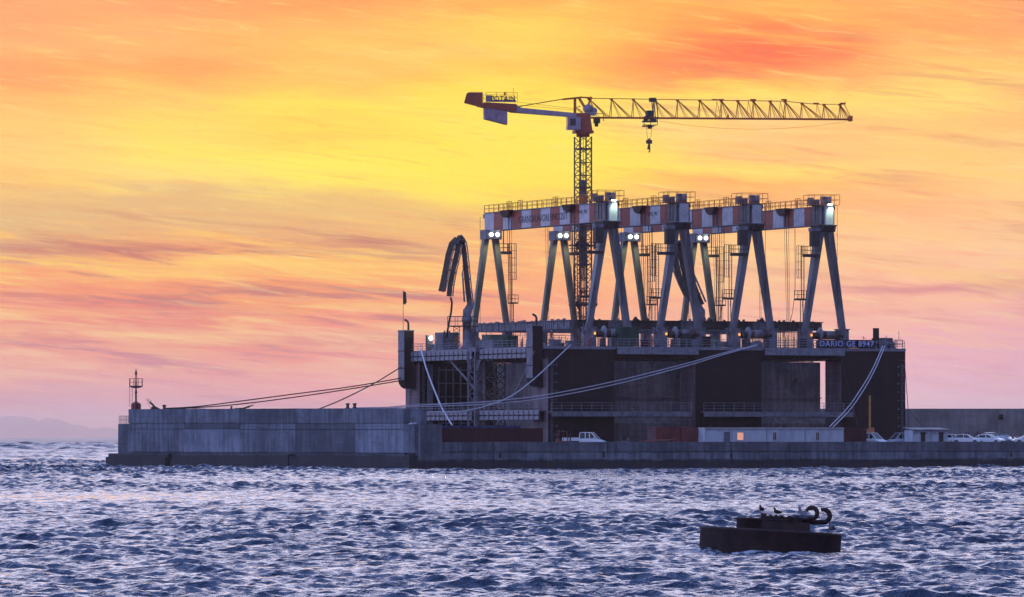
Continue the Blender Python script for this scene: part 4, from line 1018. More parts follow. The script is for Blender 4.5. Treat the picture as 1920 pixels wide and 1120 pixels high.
# ================================================================ people on the deck
def person(u, v, z, rz, lab, bend=0.0, vest=True):
    """one continuous skinned body with five fingers to each hand, overalls and helmet as clothing"""
    t = thing('person', lab, 'person', tuple(DK.w(u, v, z)), rz, 'workers on the dock deck')
    ca, sa = math.cos(bend), math.sin(bend)
    def T(p):                       # bend the upper body forward about the hip
        x, y, zz = p
        if zz <= .93: return (x, y, zz)
        dz = zz-.93; return (x, y*ca-dz*sa, .93+dz*ca+y*sa)
    def hang(p, sh):                # arms hang down or reach
        return p
    V = []; E = []; Rr = []
    def nd(p, r, par=None, tb=True):
        V.append(T(p) if tb else p); Rr.append(r)
        if par is not None: E.append((par, len(V)-1))
        return len(V)-1
    hip = nd((0, 0, .95), .15); wa = nd((0, 0, 1.12), .135, hip); ch = nd((0, .0, 1.33), .16, wa); nk = nd((0, .01, 1.50), .062, ch)
    hd = nd((0, -.01, 1.60), .085, nk); tp = nd((0, -.015, 1.72), .088, hd); nd((0, -.10, 1.63), .022, hd)   # nose
    legs = []
    for s in (-1, 1):
        th = nd((s*.10, 0, .86), .095, hip); kn = nd((s*.12, -.03, .49), .062, th, False); an_ = nd((s*.13, .02, .10), .042, kn, False); nd((s*.14, -.14, .04), .035, an_, False); legs.append((th, kn, an_))
        sh = nd((s*.19, .0, 1.42), .06, ch); elb = nd((s*.26, -.03, 1.15), .045, sh)
        if bend > .3: pw = V[elb]; w = nd((pw[0], pw[1]-.12, pw[2]-.22), .028, elb, False)
        else: w = nd((s*.24, -.17, .99), .028, elb)
        pw = Vector(V[w]); pal = nd(tuple(pw+Vector((0, -.02, -.07))), .026, w, False)
        for f in range(4):
            a = nd(tuple(pw+Vector((-.024+.016*f, -.028, -.115-.004*(f in (1, 2))))), .0085, pal, False); nd(tuple(pw+Vector((-.026+.017*f, -.018, -.155-.01*(f in (1, 2))))), .007, a, False)
        nd(tuple(pw+Vector((-s*.045, -.035, -.08))), .01, pal, False)
    def skin_obj(name, idx_keep, grow, mt, par):
        keep = [i for i in range(len(V)) if i in idx_keep]; mp_ = {o: i for i, o in enumerate(keep)}
        me = bpy.data.meshes.new(name); me.from_pydata([V[i] for i in keep], [(mp_[a], mp_[b]) for a, b in E if a in mp_ and b in mp_], [])
        o = bpy.data.objects.new(name, me); COL.objects.link(o); o.parent = par
        md = o.modifiers.new('skin', 'SKIN'); md.use_smooth_shade = True
        for i, k_ in enumerate(keep):
            r = Rr[k_]*grow; me.skin_vertices[0].data[i].radius = (r, r*.85); me.skin_vertices[0].data[i].use_root = (i == 0)
        sb = o.modifiers.new('sub', 'SUBSURF'); sb.levels = 1; sb.render_levels = 1
        me.materials.append(mt); return o
    b = skin_obj('body', set(range(len(V))), 1.0, skin, t)
    cloth = {i for i in range(len(V)) if Rr[i] > .03 and i not in (nk, hd, tp)}
    skin_obj('overalls', cloth, 1.18, orange, t)
    hx = Vector(V[tp]); m = MB(); m.smooth = True
    m.lathe((hx.x, hx.y, hx.z-.04), [(.135, 0), (.13, .05), (.10, .10), (.03, .135)], 14); part('helmet', m, mat('helmet_plastic', (.6, .6, .62), (.5, .5, .52), 3) if vest else yellow, t)
    return t
person(DK.pu(1103, .9), .9, ZD+.02, R(60), 'worker in orange overalls bent forward over the railing beside the nearest gantry foot', .95)
person(DK.pu(1221, 2.4), 2.4, ZD+.02, R(10), 'worker in orange overalls standing between the first and second gantries', 0)
person(7.9, DK.pv(898, 7.9), 17.9, R(-20), 'left worker of the orange pair beside the faded green container', .3)
person(7.9, DK.pv(907, 7.9), 17.9, R(30), 'right worker of the orange pair beside the faded green container', .15)
person(DK.pu(1034, 6.2), 6.2, 18.0, R(0), 'worker in orange overalls right of the near corner duct, under the plate girder', .2)
for uu, vv in ((7.9, DK.pv(902, 7.9)), (DK.pu(1034, 6.2), 6.2)):
    m = MB(); m.box(-1.6, 1.6, -1.4, 1.4, -.12, 0); m.rail([(-1.6, -1.4, 0), (1.6, -1.4, 0)], 1.1, 1.1, .05)
    for x in (-1.4, 1.4): m.box(x-.06, x+.06, -1.3, 1.3, -2.4, -.12)
    place('work_platform', m, steel, (uu, vv, 17.9 if uu > 7 and vv > 20 else 18.0), 'small grey work platform under the pair of orange workers' if vv > 20 else 'small grey work platform under the lone worker right of the corner duct', 'platform')

# ================================================================ breakwater head (left)
BL = 75.0
bwt = thing('breakwater_head', 'massive board-marked concrete breakwater head carrying the small harbour beacon', 'breakwater', tuple(BW.w(0, 0, 0)), BW.rz)
def bx(px, v=0): return BW.pu(px, v)
def bz(py, px, v=0): return BW.pz(py, bx(px, v), v)
cuts = [241, 345, 450, 553.5, 665, 757]
m = MB()
for i, (a, b) in enumerate(zip(cuts, cuts[1:])):
    a_, b_ = bx(a)+(.03 if i else 0), bx(b)-.03; o = (i*37 % 3)*.012
    zt = 8.45-.03*i; mid = 6.35-(0 if i < 2 else .1)
    tk = 3.6 if i < 4 else 2.0
    m.mi = (0, 0, 1, 0, 0)[i]; m.box(a_, b_, .0+o, tk, mid+.08, zt)
    m.mi = (0, 1, 0, 1, 2)[i]; m.box(a_, b_, .015+o, tk-.1, mid-.75, mid-.0)
    m.mi = (0, 2, 0, 1, 2)[i]; m.box(a_, b_, -.02+o, 3.6, 2.3, mid-.84)
m.mi = 1; m.box(bx(241)+.1, bx(665)-.1, .16, 3.4, -3, 8.2); m.box(bx(665)-.09, bx(757)-.1, .16, 1.8, -3, 8.2)
part('block_course', m, [conc_b, conc_c, conc_e], bwt)
m = MB(); a_, b_ = bx(757)+.02, bx(778)-.02
m.box(a_, b_, -.0, 3.6, 2.3, 6.15); m.box(a_, b_, 1.0, 2.0, 6.15, 8.2); m.box(b_, bx(779.5), .25, 3.5, -3, 6.1)
part('end_block', m, conc_b, bwt)
m = MB(); m.box(bx(216), bx(241)-.03, .5, 3.4, -3, bz(795, 230)); m.box(bx(215), bx(216), .9, 9, 5.2, 6.0)
part('low_block', m, conc_c, bwt)
m = MB()
prev = bx(208)
for i, px in enumerate((320, 335, 470, 552, 655, 779)):
    x = bx(px); o = random.uniform(0, .25)
    m.box(prev+.05, x-.05, -1.1+o if px != 335 else -.2, 1.5, -3, (1.55 if i == 0 else 1.75+.3*(i % 2)) if px != 335 else 1.2); prev = x
m.box(bx(207), bx(320), -.35, 1.0, 1.4, 2.05)
part('footing', m, conc_c, bwt)
m = MB(); z = bz(795, 230); m.rail([(bx(217), .6, z), (bx(241), .6, z)], 1.15, .35, .045, 2); m.rail([(bx(217), .6, z), (bx(217), 3.2, z)], 1.15, 1.2, .05, 2)
part('railing', m, rust, bwt)
# beacon
u = BW.pu(255, 1.8); zt = 8.45
bt = thing('harbour_beacon', 'small red harbour beacon with a railed gallery on top of the breakwater head', 'beacon', tuple(BW.w(u, 1.8, zt)), 0)
redb = mat('beacon_paint', (.20, .035, .03), (.14, .03, .028), 1.5, .55)
m = MB(); m.lathe((0, 0, 0), [(.72, 0), (.72, .75), (.70, .8), (.3, 1.05), (.16, 1.15)], 8); part('base', m, redb, bt)
m = MB(); m.smooth = True; m.lathe((0, 0, 1.1), [(.13, 0), (.13, 1.2), (.2, 1.3), (.2, 1.45), (.12, 1.55), (.12, 2.8), (.09, 2.85), (.09, 3.9), (.2, 4.0), (.2, 4.15), (.08, 4.2)], 12); part('column', m, redb, bt)
m = MB(); m.box(-.92, .92, -.7, .7, 3.25, 3.42); m.prism([(-.92, 3.25), (.92, 3.25), (.4, 3.1), (-.4, 3.1)], -.5, .5); part('gallery', m, steel_d, bt)
m = MB(); m.rail([(-.9, -.68, 3.42), (.9, -.68, 3.42), (.9, .68, 3.42), (-.9, .68, 3.42), (-.9, -.68, 3.42)], 1.05, .62, .055, 2); part('gallery_railing', m, redb, bt)
m = MB(); m.smooth = True; m.lathe((0, 0, 5.28), [(.12, 0), (.15, .05), (.15, .22), (.05, .34), (.05, .40), (.1, .42), (.1, .48), (.02, .55)], 12); part('lantern', m, steel_d, bt)
m = MB()
for x in (-.95, -.5): m.bar((x, -.3, .4), (x, -.3, 3.3), .045)
for i in range(9): m.bar((-.95, -.3, .6+i*.33), (-.5, -.3, .6+i*.33), .03)
part('ladder', m, steel_d, bt)
# small davit and bollards on the breakwater
u = BW.pu(290, 2); t = thing('folding_davit', 'small dark folded davit leaning left on the breakwater, right of the beacon', 'davit', tuple(BW.w(u, 2, zt)), 0)
m = MB(); m.prism([(-.6, 0), (.9, 0), (.4, .25), (-.1, .55), (-.45, .3)], -.3, .3); part('base', m, steel_d, t)
m = MB(); m.bar((-.1, 0, .5), (-.75, 0, 1.05), .28); m.bar((-.6, -.15, .9), (-1.25, -.15, 1.5), .05); m.bar((-.45, .15, 1.1), (-1.0, .15, 1.55), .05); m.bar((-1.25, 0, 1.5), (-.55, 0, .1), .04); m.bar((-.9, -.15, 1.25), (-.75, .15, 1.3), .04); part('jib', m, steel_d, t)
for px, lab, sc_ in ((308, 'dark bollard on the breakwater where two long dark ropes start', 1.0), (652, 'left one of the two dark bollards near the middle of the breakwater top', 1.0), (665, 'right one of the two dark bollards near the middle of the breakwater top', 1.0), (434, 'low mooring cleat on the breakwater between beacon and bollard pair', .6)):
    u = BW.pu(px, 1.9); m = bollard_mb(sc_); solo('bollard', m, steel_d, lab, 'bollard', tuple(BW.w(u, 1.9, 8.38)), 0, 'bollards on the breakwater')
m = MB(); m.prism([(-1.6, 0), (.2, 0), (1.5, .5), (1.6, .62), (.9, .5), (.1, .22), (-.9, .16)], -.25, .25)
solo('anchor_bracket', m, steel_d, 'flat dark bracket lying on the breakwater top under the long ropes', 'bracket', tuple(BW.w(BW.pu(455, 2), 2, 8.36)), 0)

# ================================================================ quay and its low wall
solo('quay_pavement', MB().box(0, 140, .75, 33.5, -3, 3.02), mat('asphalt', (.06, .06, .065), (.045, .045, .05), .8, .9), None, None, tuple(QY.w(0, 0, 0)), QY.rz, None, 'structure')
qt = thing('quay_wall', 'long low stained concrete quay wall running right along the water', 'quay wall', tuple(QY.w(0, 0, 0)), QY.rz)
def qx(px, o=0): return QY.pu(px, o)
def qz(py, px, o=0): return QY.pz(py, qx(px, o), o)
m = MB(); q0 = qx(826)
seg = [826, 925, 1035, 1139, 1290, 1371, 1480, 1600, 1790, 1990, 2300]
for i, (a, b) in enumerate(zip(seg, seg[1:])):
    o = (i*53 % 4)*.015
    m.mi = 0; m.box(qx(a)+.05, qx(b)-.05, o, .7, 2.44, 3.75+.02*(i % 2)); m.mi = 1; m.box(qx(a)+.05, qx(b)-.05, -.12+o, .7, 1.35-.2*(i % 2), 2.30); m.mi = 0; m.box(qx(a)+.01, qx(b)-.01, -.05+o*2, .74, -3, 1.33-.2*(i % 2))
m.box(q0+.1, qx(2300), .2, .72, -3, 3.6)
part('parapet', m, [conc_q, conc_q2], qt)
m = MB(); m.box(.35, q0-.02, -.5, 6, -3, 6.1); m.box(.35, q0-.01, -.62, 6, -3, 1.9); part('corner_block', m, conc_q, qt)
m = MB()
for px in (937, 1131, 1370, 1895): m.box(qx(px)-.12, qx(px)+.12, -.2, -.12, 1.6, 2.3)
part('mooring_slot', m, black, qt)
# yellow marker post with white lamp at the corner
t = thing('marker_post', 'yellow marker post with a white cap on the corner of the quay', 'marker post', tuple(QY.w(qx(784, 1.5), 1.5, 6.12)), 0)
m = MB(); m.rod((0, 0, 0), (0, 0, 1.1), .11, 12); part('post', m, yellow, t)
m = MB(); m.smooth = True; m.lathe((0, 0, 1.1), [(.13, 0), (.13, .25), (.11, .3), (.11, .55), (.05, .78), (.02, .85)], 12); part('cap', m, cream, t)
m = MB(); m.box(-.55, -.15, -.3, .3, .0, .5); m.box(-.65, -.25, -.2, .2, .5, .95)
solo('valve_box', m, steel_d, 'dark valve box beside the yellow marker post', 'box', tuple(QY.w(qx(782, 2.2), 2.2, 6.12)), 0)
m = MB(); m.smooth = True; m.loft([(-.6, 0, .07), (-.3, .1, .15), (0, 0, .1), (.3, .1, .16), (.55, 0, .08)], [.05, .12, .1, .14, .05], 8); m.loft([(-.5, -.2, .06), (0, -.25, .12), (.4, -.15, .07)], [.05, .1, .05], 8)
solo('crumpled_sheet', m, white, 'crumpled white sheet lying left of the yellow marker post', 'sheet', tuple(QY.w(qx(774, 1.0), 1.0, 6.1)), 0)

# ================================================================ outer wall behind the dock
OW = Frame(-40, 876, 1, .02)
ow = thing('outer_sea_wall', 'long plain grey sea wall behind the dock, running out of the photo on the right', 'sea wall', tuple(OW.w(0, 0, 0)), OW.rz)
zt_ = OW.pz(766.5, OW.pu(1800, 0), 0)
m = MB()
for i in range(12):
    m.box(i*18+.02, i*18+17.98, 0, 5, 6.3, zt_); m.box(i*18+.02, i*18+17.98, -.08, 5, 3.4, 6.26); m.box(i*18+.02, i*18+17.98, -.9, 5, -3, 3.36)
m.box(.1, 215.9, .1, 4.9, -3, zt_-.05)
part('wall_course', m, conc_w, ow)
m = MB(); x = OW.pu(1876.5, 0); m.box(x-.35, x+.35, -.3, -.09, OW.pz(786, x, 0), OW.pz(777, x, 0)); m.box(x-.3, x+.3, -.36, -.3, OW.pz(785, x, 0)+.05, OW.pz(778, x, 0)); part('junction_box', m, rust, ow)
m = MB()
for i in range(70):
    x = OW.pu(1793+50*random.random()**.9, -2.5); h = random.uniform(.8, 2.4); m.bar((x, -2.5+random.uniform(-.5, .5), 3), (x+random.uniform(-.2, .2), -2.5, 3+h), .05)
solo('rebar_stack', m, rust, 'bundle of upright rusty rods before the sea wall behind the parked cars', 'rebar', tuple(OW.w(0, 0, 0)), OW.rz, None, 'stuff')
# ground of the far yard
solo('yard_ground', MB().box(OW.pu(1706, -3), 185, -72, -.95, -3, 2.98), mat('asphalt', (0, 0, 0)), None, None, tuple(OW.w(0, 0, 0)), OW.rz, None, 'structure')

# ================================================================ containers and cabins on the quay
GZ = 3.03
def container(px0, px1, o, h, mt, name, lab, depth=2.44, z=GZ, ribs=.28, cat='container', group=None, door=True):
    a, b = qx(px0, o), qx(px1, o); L = b-a
    t = thing(name, lab, cat, tuple(QY.w(a, o, z)), QY.rz, group)
    m = MB(); m.box(.06, L-.06, .06, depth-.06, .12, h-.06)
    k = round((L-.3)/ribs)
    for i in range(k): x = .15+(L-.3)*i/k; m.box(x, x+ribs*.5, .025, .06, .16, h-.14)
    k = round(depth/ribs)
    for i in range(k): y = .1+(depth-.2)*i/k; m.box(.025, .06, y, y+ribs*.5, .16, h-.14)
    part('body', m, mt, t)
    m = MB()
    for y in (0, depth-.1):
        m.box(0, L, y, y+.1, 0, .14); m.box(0, L, y, y+.1, h-.12, h)
        for x in (0, L-.1): m.box(x, x+.1, y, y+.1, .141, h-.121)
    for x in (0, L-.1): m.box(x, x+.1, .101, depth-.101, 0, .14); m.box(x, x+.1, .101, depth-.101, h-.12, h)
    part('frame', m, mt, t)
    if door:
        m = MB()
        for y in (.5, 1.0, 1.45, 1.95): m.bar((-.03, y, .2), (-.03, y, h-.2), .05)
        part('door_bar', m, galv, t)
    return t, L
rc = mat('container_red', (.085, .022, .028), (.055, .018, .024), .7, .6, stretch=(1, 1, .3))
rc2 = mat('container_faded_red', (.22, .055, .055), (.15, .042, .045), .8, .6, stretch=(1, 1, .3))
container(826, 915, 4.0, 2.6, rc, 'shipping_container', 'dark red container behind the quay wall, next to the corner block', door=False, group='dark red containers')
container(916, 1018, 4.0, 2.6, rc, 'shipping_container', 'dark red container in the middle of the quay, right-hand one of the dark pair', door=False, group='dark red containers')
# blue deck hatch panels on top
m = MB(); a, b = qx(829, 4.4), qx(976, 4.4)
for i in range(4): m.box((b-a)*i/4+.03, (b-a)*(i+1)/4-.03, 0, 1.9, .0, .34); m.box((b-a)*i/4+.1, (b-a)*(i+1)/4-.1, -.03, 0, .06, .28)
solo('blue_shutter_panel', m, blue, 'row of blue shutter panels lying on top of the dark red containers', 'panels', tuple(QY.w(a, 4.4, GZ+2.605)), QY.rz)
container(1230, 1276, 3.5, 2.75, rc2, 'shipping_container', 'faded red container left of the grey site cabins, left one of its pair', ribs=.2, group='faded red containers')
container(1277.5, 1316, 3.5, 2.72, rc2, 'shipping_container', 'faded red container directly beside the cabin with the lit window', ribs=.2, group='faded red containers')
container(1584, 1625, 3.6, 2.75, rc, 'shipping_container', 'dark red container right of the grey cabins, beside the white van', door=False, group='dark red containers')
cabin = mat('cabin_panel', (.56, .62, .72), (.42, .48, .57), .8, .6, stretch=(1, 1, .4))
def site_cabin(px0, px1, lab, wins, doorx=None, lit=False):
    a, b = qx(px0, 1.7), qx(px1, 1.7); L = b-a; h = 2.72
    t = thing('site_cabin', lab, 'site cabin', tuple(QY.w(a, 1.7, GZ)), QY.rz, 'grey site cabins on the quay')
    m = MB(); m.box(.05, L-.05, .05, 2.4, .1, h-.2)
    k = round(L/.42)
    for i in range(k): m.box(.06+(L-.12)*i/k, .06+(L-.12)*(i+.96)/k, .035, .05, .14, h-.22)
    for x in (.02, L-.12): m.box(x, x+.1, .0, .12, .1, h-.2)
    part('wall', m, cabin, t)
    m = MB(); m.box(-.0, L-.01, -.12, 2.5, h-.2, h-.02); m.box(-.0, L-.01, -.15, -.12, h-.18, h); part('roof', m, cream, t)
    for (wx, ww, lt) in wins:
        x = qx(wx, 1.7)-a; z0, z1 = .98, 2.02
        m = MB(); m.box(x-ww/2-.09, x+ww/2+.09, -.02, .034, z0-.09, z0); m.box(x-ww/2-.09, x+ww/2+.09, -.02, .034, z1, z1+.09); m.box(x-ww/2-.09, x-ww/2, -.02, .034, z0, z1); m.box(x+ww/2, x+ww/2+.09, -.02, .034, z0, z1)
        if not lt: m.box(x-.03, x+.03, -.02, .034, z0, z1)
        w = part('window', m, cream, t)
        m = MB()
        if lt:
            for i in range(10): m.box(x-ww/2, x+ww/2, .0, .02, z0+i*(z1-z0)/10, z0+(i+.9)*(z1-z0)/10)
            part('lit_blind', m, mat('lit_blind', (.8, .5, .35), (.7, .45, .3), 2, emit=(1, .42, .26), es=.62), w)
        else: m.box(x-ww/2, x+ww/2, .005, .02, z0, z1); part('pane', m, glass, w)
    if doorx:
        x0, x1, mt_ = doorx; xa, xb = qx(x0, 1.7)-a, qx(x1, 1.7)-a
        m = MB(); m.box(xa, xb, -.03, .034, .1, h-.62); d_ = part('door', m, mt_, t)
        m = MB(); m.box(xb-.2, xb-.1, -.06, -.03, 1.0, 1.1); part('handle', m, steel_d, d_)
    return t
t = site_cabin(1321, 1437, 'grey site cabin with the pinkish lit window, leftmost of the cabin row', [(1388, .98, True)], (1326, 1356.5, mat('pale_shutter', (.55, .62, .72), (.48, .54, .64), 1)))
m = MB(); x = qx(1357.5, 1.7)-qx(1321, 1.7); m.box(x, x+.95, -.01, .034, .1, 2.1); part('side_door', m, steel, t)
site_cabin(1438, 1509, 'grey site cabin with a dark window, middle one of the cabin row', [(1452.5, .48, False)])
site_cabin(1510, 1582, 'grey site cabin with a dark window, rightmost of the cabin row', [(1533, .48, False)])
# corrugated sheds on the right
def shed(px0, px1, lab, o=2.6):
    a, b = qx(px0, o), qx(px1, o); L = b-a
    t = thing('corrugated_shed', lab, 'shed', tuple(QY.w(a, o, GZ)), QY.rz, 'pale sheds left of the parked cars')
    m = MB(); m.box(0, L, 0, 2.2, 0, 2.36); m.mi = 1
    for i in range(5): x = .2+i*(L-.5)/5; m.box(x, x+.14, -.02, 0, 1.85, 2.02)
    part('wall', m, [cabin, black], t)
    m = MB(); m.hexa([(-.2, -.5, 2.38), (L+.2, -.5, 2.38), (-.2, 2.4, 2.66), (L+.2, 2.4, 2.66), (-.2, -.5, 2.46), (L+.2, -.5, 2.46), (-.2, 2.4, 2.74), (L+.2, 2.4, 2.74)])
    k = round(L/.3)
    for i in range(k): m.box(i*L/k, i*L/k+.1, -.52, -.5, 2.36, 2.48)
    part('roof', m, steel, t)
    m = MB(); m.box(L*.45, L*.45+.75, -.03, 0, .05, 2.1); part('door', m, steel_d, t)
shed(1711, 1745, 'pale corrugated shed with a dark door, left one behind the silver van'); shed(1746.5, 1777, 'pale corrugated shed with a dark door, right one beside the parked cars')
# yellow hoist post
t = thing('hoist_post', 'tall yellow hoist post standing before the right end of the dock', 'hoist post', tuple(QY.w(qx(1631, 7), 7, GZ)), 0)
m = MB(); zt2 = qz(742, 1631, 7)-GZ; m.box(-.14, .14, -.14, .14, 0, zt2); part('post', m, yellow, t)
m = MB(); m.box(-.5, .14, -.08, .08, zt2-.14, zt2+.02); m.box(-.5, -.36, -.1, .1, zt2-.85, zt2-.1); m.box(-.42, -.2, -.08, .08, zt2-.8, zt2-.3); m.rod((-.44, 0, zt2-.85), (-.3, 0, zt2-2.4), .035, 6); part('hoist_arm', m, rust, t)
m = MB(); m.box(.15, .6, -.3, .3, .0, 1.0); m.box(.18, .62, -.28, .28, 1.0, 2.75); m.box(-.55, -.16, -.2, .2, 0, 2.6); part('drive_box', m, mat('orange_paint', (.5, .16, .10), (.35, .12, .08), 2), t)

# ================================================================ vehicles
carw = mat('white_car_paint', (.80, .84, .90), (.76, .80, .87), .5, .25, spec=.6)
cars_ = mat('silver_car_paint', (.50, .54, .62), (.46, .5, .58), .5, .25, metal=.3)
cglass = mat('car_glass', (.010, .014, .022), (.008, .010, .016), .8, .12, spec=.45)
def loft_x(m, secs):
    """secs: list of (x, [(y,z)...]) cross-sections, same count, joined lengthways"""
    k = len(secs[0][1]); vs = [(x, y, z) for x, ring in secs for y, z in ring]; fs = []
    for i in range(len(secs)-1):
        for j in range(k): fs.append((i*k+j, i*k+(j+1) % k, (i+1)*k+(j+1) % k, (i+1)*k+j))
    fs.append(tuple(range(k))[::-1]); fs.append(tuple((len(secs)-1)*k+j for j in range(k))); m.add(vs, fs)
def sec(w, z0, z1, r=.12):
    return [(-w, z0), (-w, z1-r), (-w+r, z1), (w-r, z1), (w, z1-r), (w, z0)]
def vehicle(name, lab, cat, loc, rz, kind, paint, group):
    t = thing(name, lab, cat, loc, rz, group)
    W_ = .88
    if kind == 'car':   prof = [(-2.1, .62, .8), (-1.95, .35, .92), (-1.6, .3, .98), (-.9, .3, .98), (1.0, .3, .95), (1.7, .3, .84), (2.05, .35, .72), (2.15, .45, .6)]; cab_ = [(-1.95, .9), (-1.5, 1.36), (-.6, 1.47), (.2, 1.42), (1.05, .93)]; wx = (-1.3, 1.35)
    elif kind == 'van': prof = [(-2.4, .4, 1.1), (-2.3, .3, 1.15), (1.1, .3, 1.15), (1.6, .3, 1.08), (2.2, .32, .88), (2.4, .45, .7)]; cab_ = [(-2.38, 1.1), (-2.25, 1.92), (-2.0, 2.0), (.6, 1.98), (1.55, 1.1)]; wx = (-1.5, 1.5); W_ = .95
    else:               prof = [(-.9, .4, 1.15), (-.8, .4, 1.18), (1.2, .4, 1.18), (1.7, .42, 1.08), (2.35, .45, .86), (2.5, .5, .7)]; cab_ = [(-.88, 1.15), (-.85, 1.98), (-.5, 2.05), (.75, 2.02), (1.62, 1.12)]; wx = (-2.3, 1.6); W_ = 1.0
    m = MB(); m.smooth = False
    loft_x(m, [(x, sec(W_, a, b, .1)) for x, a, b in prof])
    # roof shell and pillars as one body with the lower shell
    n_ = len(cab_); wi = W_-.08; wr = W_-.2
    def hw(z): return wi-(z-1.0)*.16
    zb = cab_[0][1]
    ins = [(x, z) for x, z in cab_]
    m.prism([(p[0], p[1]) for p in ins[1:-1]]+[(ins[-2][0]-.02, ins[-2][1]-.07), (ins[1][0]+.02, ins[1][1]-.07)], -hw(cab_[2][1]), hw(cab_[2][1]))
    b_ = part('body', m, paint, t)
    g = MB(); top = [(x, z-.03) for x, z in cab_]
    secs_ = []
    vs = []; fs = []
    for x, z in top:
        vs += [(x, -hw(z)+.01, z), (x, hw(z)-.01, z)]
    for x, z in top: vs += [(x, -wi+.01, zb-.02), (x, wi-.01, zb-.02)]
    for i in range(n_-1):
        fs += [(2*i, 2*i+2, 2*i+3, 2*i+1), (2*i, 2*(n_+i), 2*(n_+i+1), 2*i+2), (2*i+1, 2*i+3, 2*(n_+i+1)+1, 2*(n_+i)+1)]
    fs += [(0, 1, 2*n_+1, 2*n_), (2*n_-2, 4*n_-2, 4*n_-1, 2*n_-1)]
    g.add(vs, fs); part('window_glass', g, cglass, b_)
    m = MB()                                                       # pillars
    pil = [0, n_-1]
    for s in (-1, 1):
        for i in range(n_-1):
            (xa, za), (xb, zb2) = cab_[i], cab_[i+1]
            m.bar((xa, s*hw(za), za-.02), (xb, s*hw(zb2), zb2-.02), .09)
        xs = {'car': (-.25, -1.35), 'van': (.35, -.6), 'pickup': (.55, -.05)}[kind]
        for x in xs: m.bar((x, s*(wi), zb), (x-.05, s*hw(cab_[2][1]-.05), cab_[2][1]-.05), .09)
    part('pillar', m, paint, b_)
    if kind == 'pickup':
        m = MB(); m.box(-3.3, -.95, -1.0, 1.0, .85, .95)
        for y in (-1.0, .96): m.box(-3.3, -.95, y, y+.04, .95, 1.32)
        for x in (-3.3, -.99): m.box(x, x+.04, -.96, .96, .95, 1.32)
        for x in (-2.5, -1.7): m.box(x, x+.05, -1.02, -1.0, .9, 1.32)
        part('cargo_bed', m, paint, t)
    for x in wx:
        for s in (-1, 1):
            m = MB(); m.smooth = True; m.lathe((x, s*(W_-.12) if s > 0 else -W_-.06+.0, .33), [(.2, 0), (.33, .02), (.33, .18), (.2, .2)], 18, 'y'); w = part('wheel', m, black, t)
            m = MB(); m.lathe((x, s*(W_+.07) if s > 0 else -W_-.075, .33), [(.18, 0), (.18, .02)], 12, 'y'); part('rim', m, galv, w)
    fx = prof[-2][0]
    for s in (-1, 1):
        m = MB(); m.smooth = True; m.loft([(fx-.12, s*(W_-.28), prof[-2][2]-.10), (fx+.08, s*(W_-.28), prof[-2][2]-.12)], [(.15, .08), (.12, .06)], 10); part('headlight', m, glass, t)
        m = MB(); m.box(cab_[-1][0]-.45, cab_[-1][0]-.3, s*(W_+.08)-.09, s*(W_+.08)+.09, zb+.02, zb+.2); part('mirror', m, paint, t)
    m = MB(); m.box(prof[-1][0]-.1, prof[-1][0]+.05, -W_+.1, W_-.1, .3, .5); m.box(prof[0][0]-.05, prof[0][0]+.1, -W_+.1, W_-.1, .4, .6); part('bumper', m, steel_d, t)
    return t
def vp(px, o): return tuple(QY.w(qx(px, o), o, GZ))
vg = 'vehicles parked on the quay'
vehicle('pickup_truck', 'white double-cab pickup truck with an open cargo bed behind the quay wall', 'pickup truck', vp(1101, 2.9), QY.rz-R(42), 'pickup', carw, vg)
vehicle('white_van', 'white van nose to the right beside the dark red container', 'van', vp(1632, 6.2), QY.rz-R(66), 'van', carw, vg)
vehicle('minivan', 'silver minivan with large dark side windows facing left, before the pale sheds', 'minivan', vp(1691, 6.0), QY.rz+R(180), 'van', cars_, vg)
solo('car_park', MB().box(qx(1781, 2), 140, 1.0, 20, 2.9, 3.34), mat('asphalt', (0,0,0)), None, None, tuple(QY.w(0, 0, 0)), QY.rz, None, 'structure')
def cpv(px, o): return tuple(QY.w(qx(px, o), o, 3.35))
def yv(px, d): return tuple(OW.w(OW.pu(px, -d), -d, 2.99))
vehicle('parked_car', 'white car directly right of the pale sheds, partly cut by the shed', 'car', cpv(1790, 6.4), R(-12), 'car', carw, vg)
vehicle('parked_car', 'white car facing right in the middle of the parked row before the rusty rods', 'car', cpv(1812, 3.4), R(-14), 'car', carw, vg)
vehicle('parked_car', 'white car facing right, second of the two full cars before the sea wall', 'car', cpv(1856, 3.2), R(-30), 'car', carw, vg)
vehicle('parked_car', 'pale car at the right edge of the photo, only its bonnet visible', 'car', cpv(1926, 3.4), R(186), 'car', carw, vg)
vehicle('parked_car', 'silver car seen end on behind the two white cars', 'car', (*yv(1857, 44)[:2], 3.62), R(-75), 'car', cars_, vg)
vehicle('parked_car', 'pale car at the right edge farther back, beside the boat hull', 'car', (*yv(1921, 30)[:2], 3.0), R(8), 'car', cars_, vg)
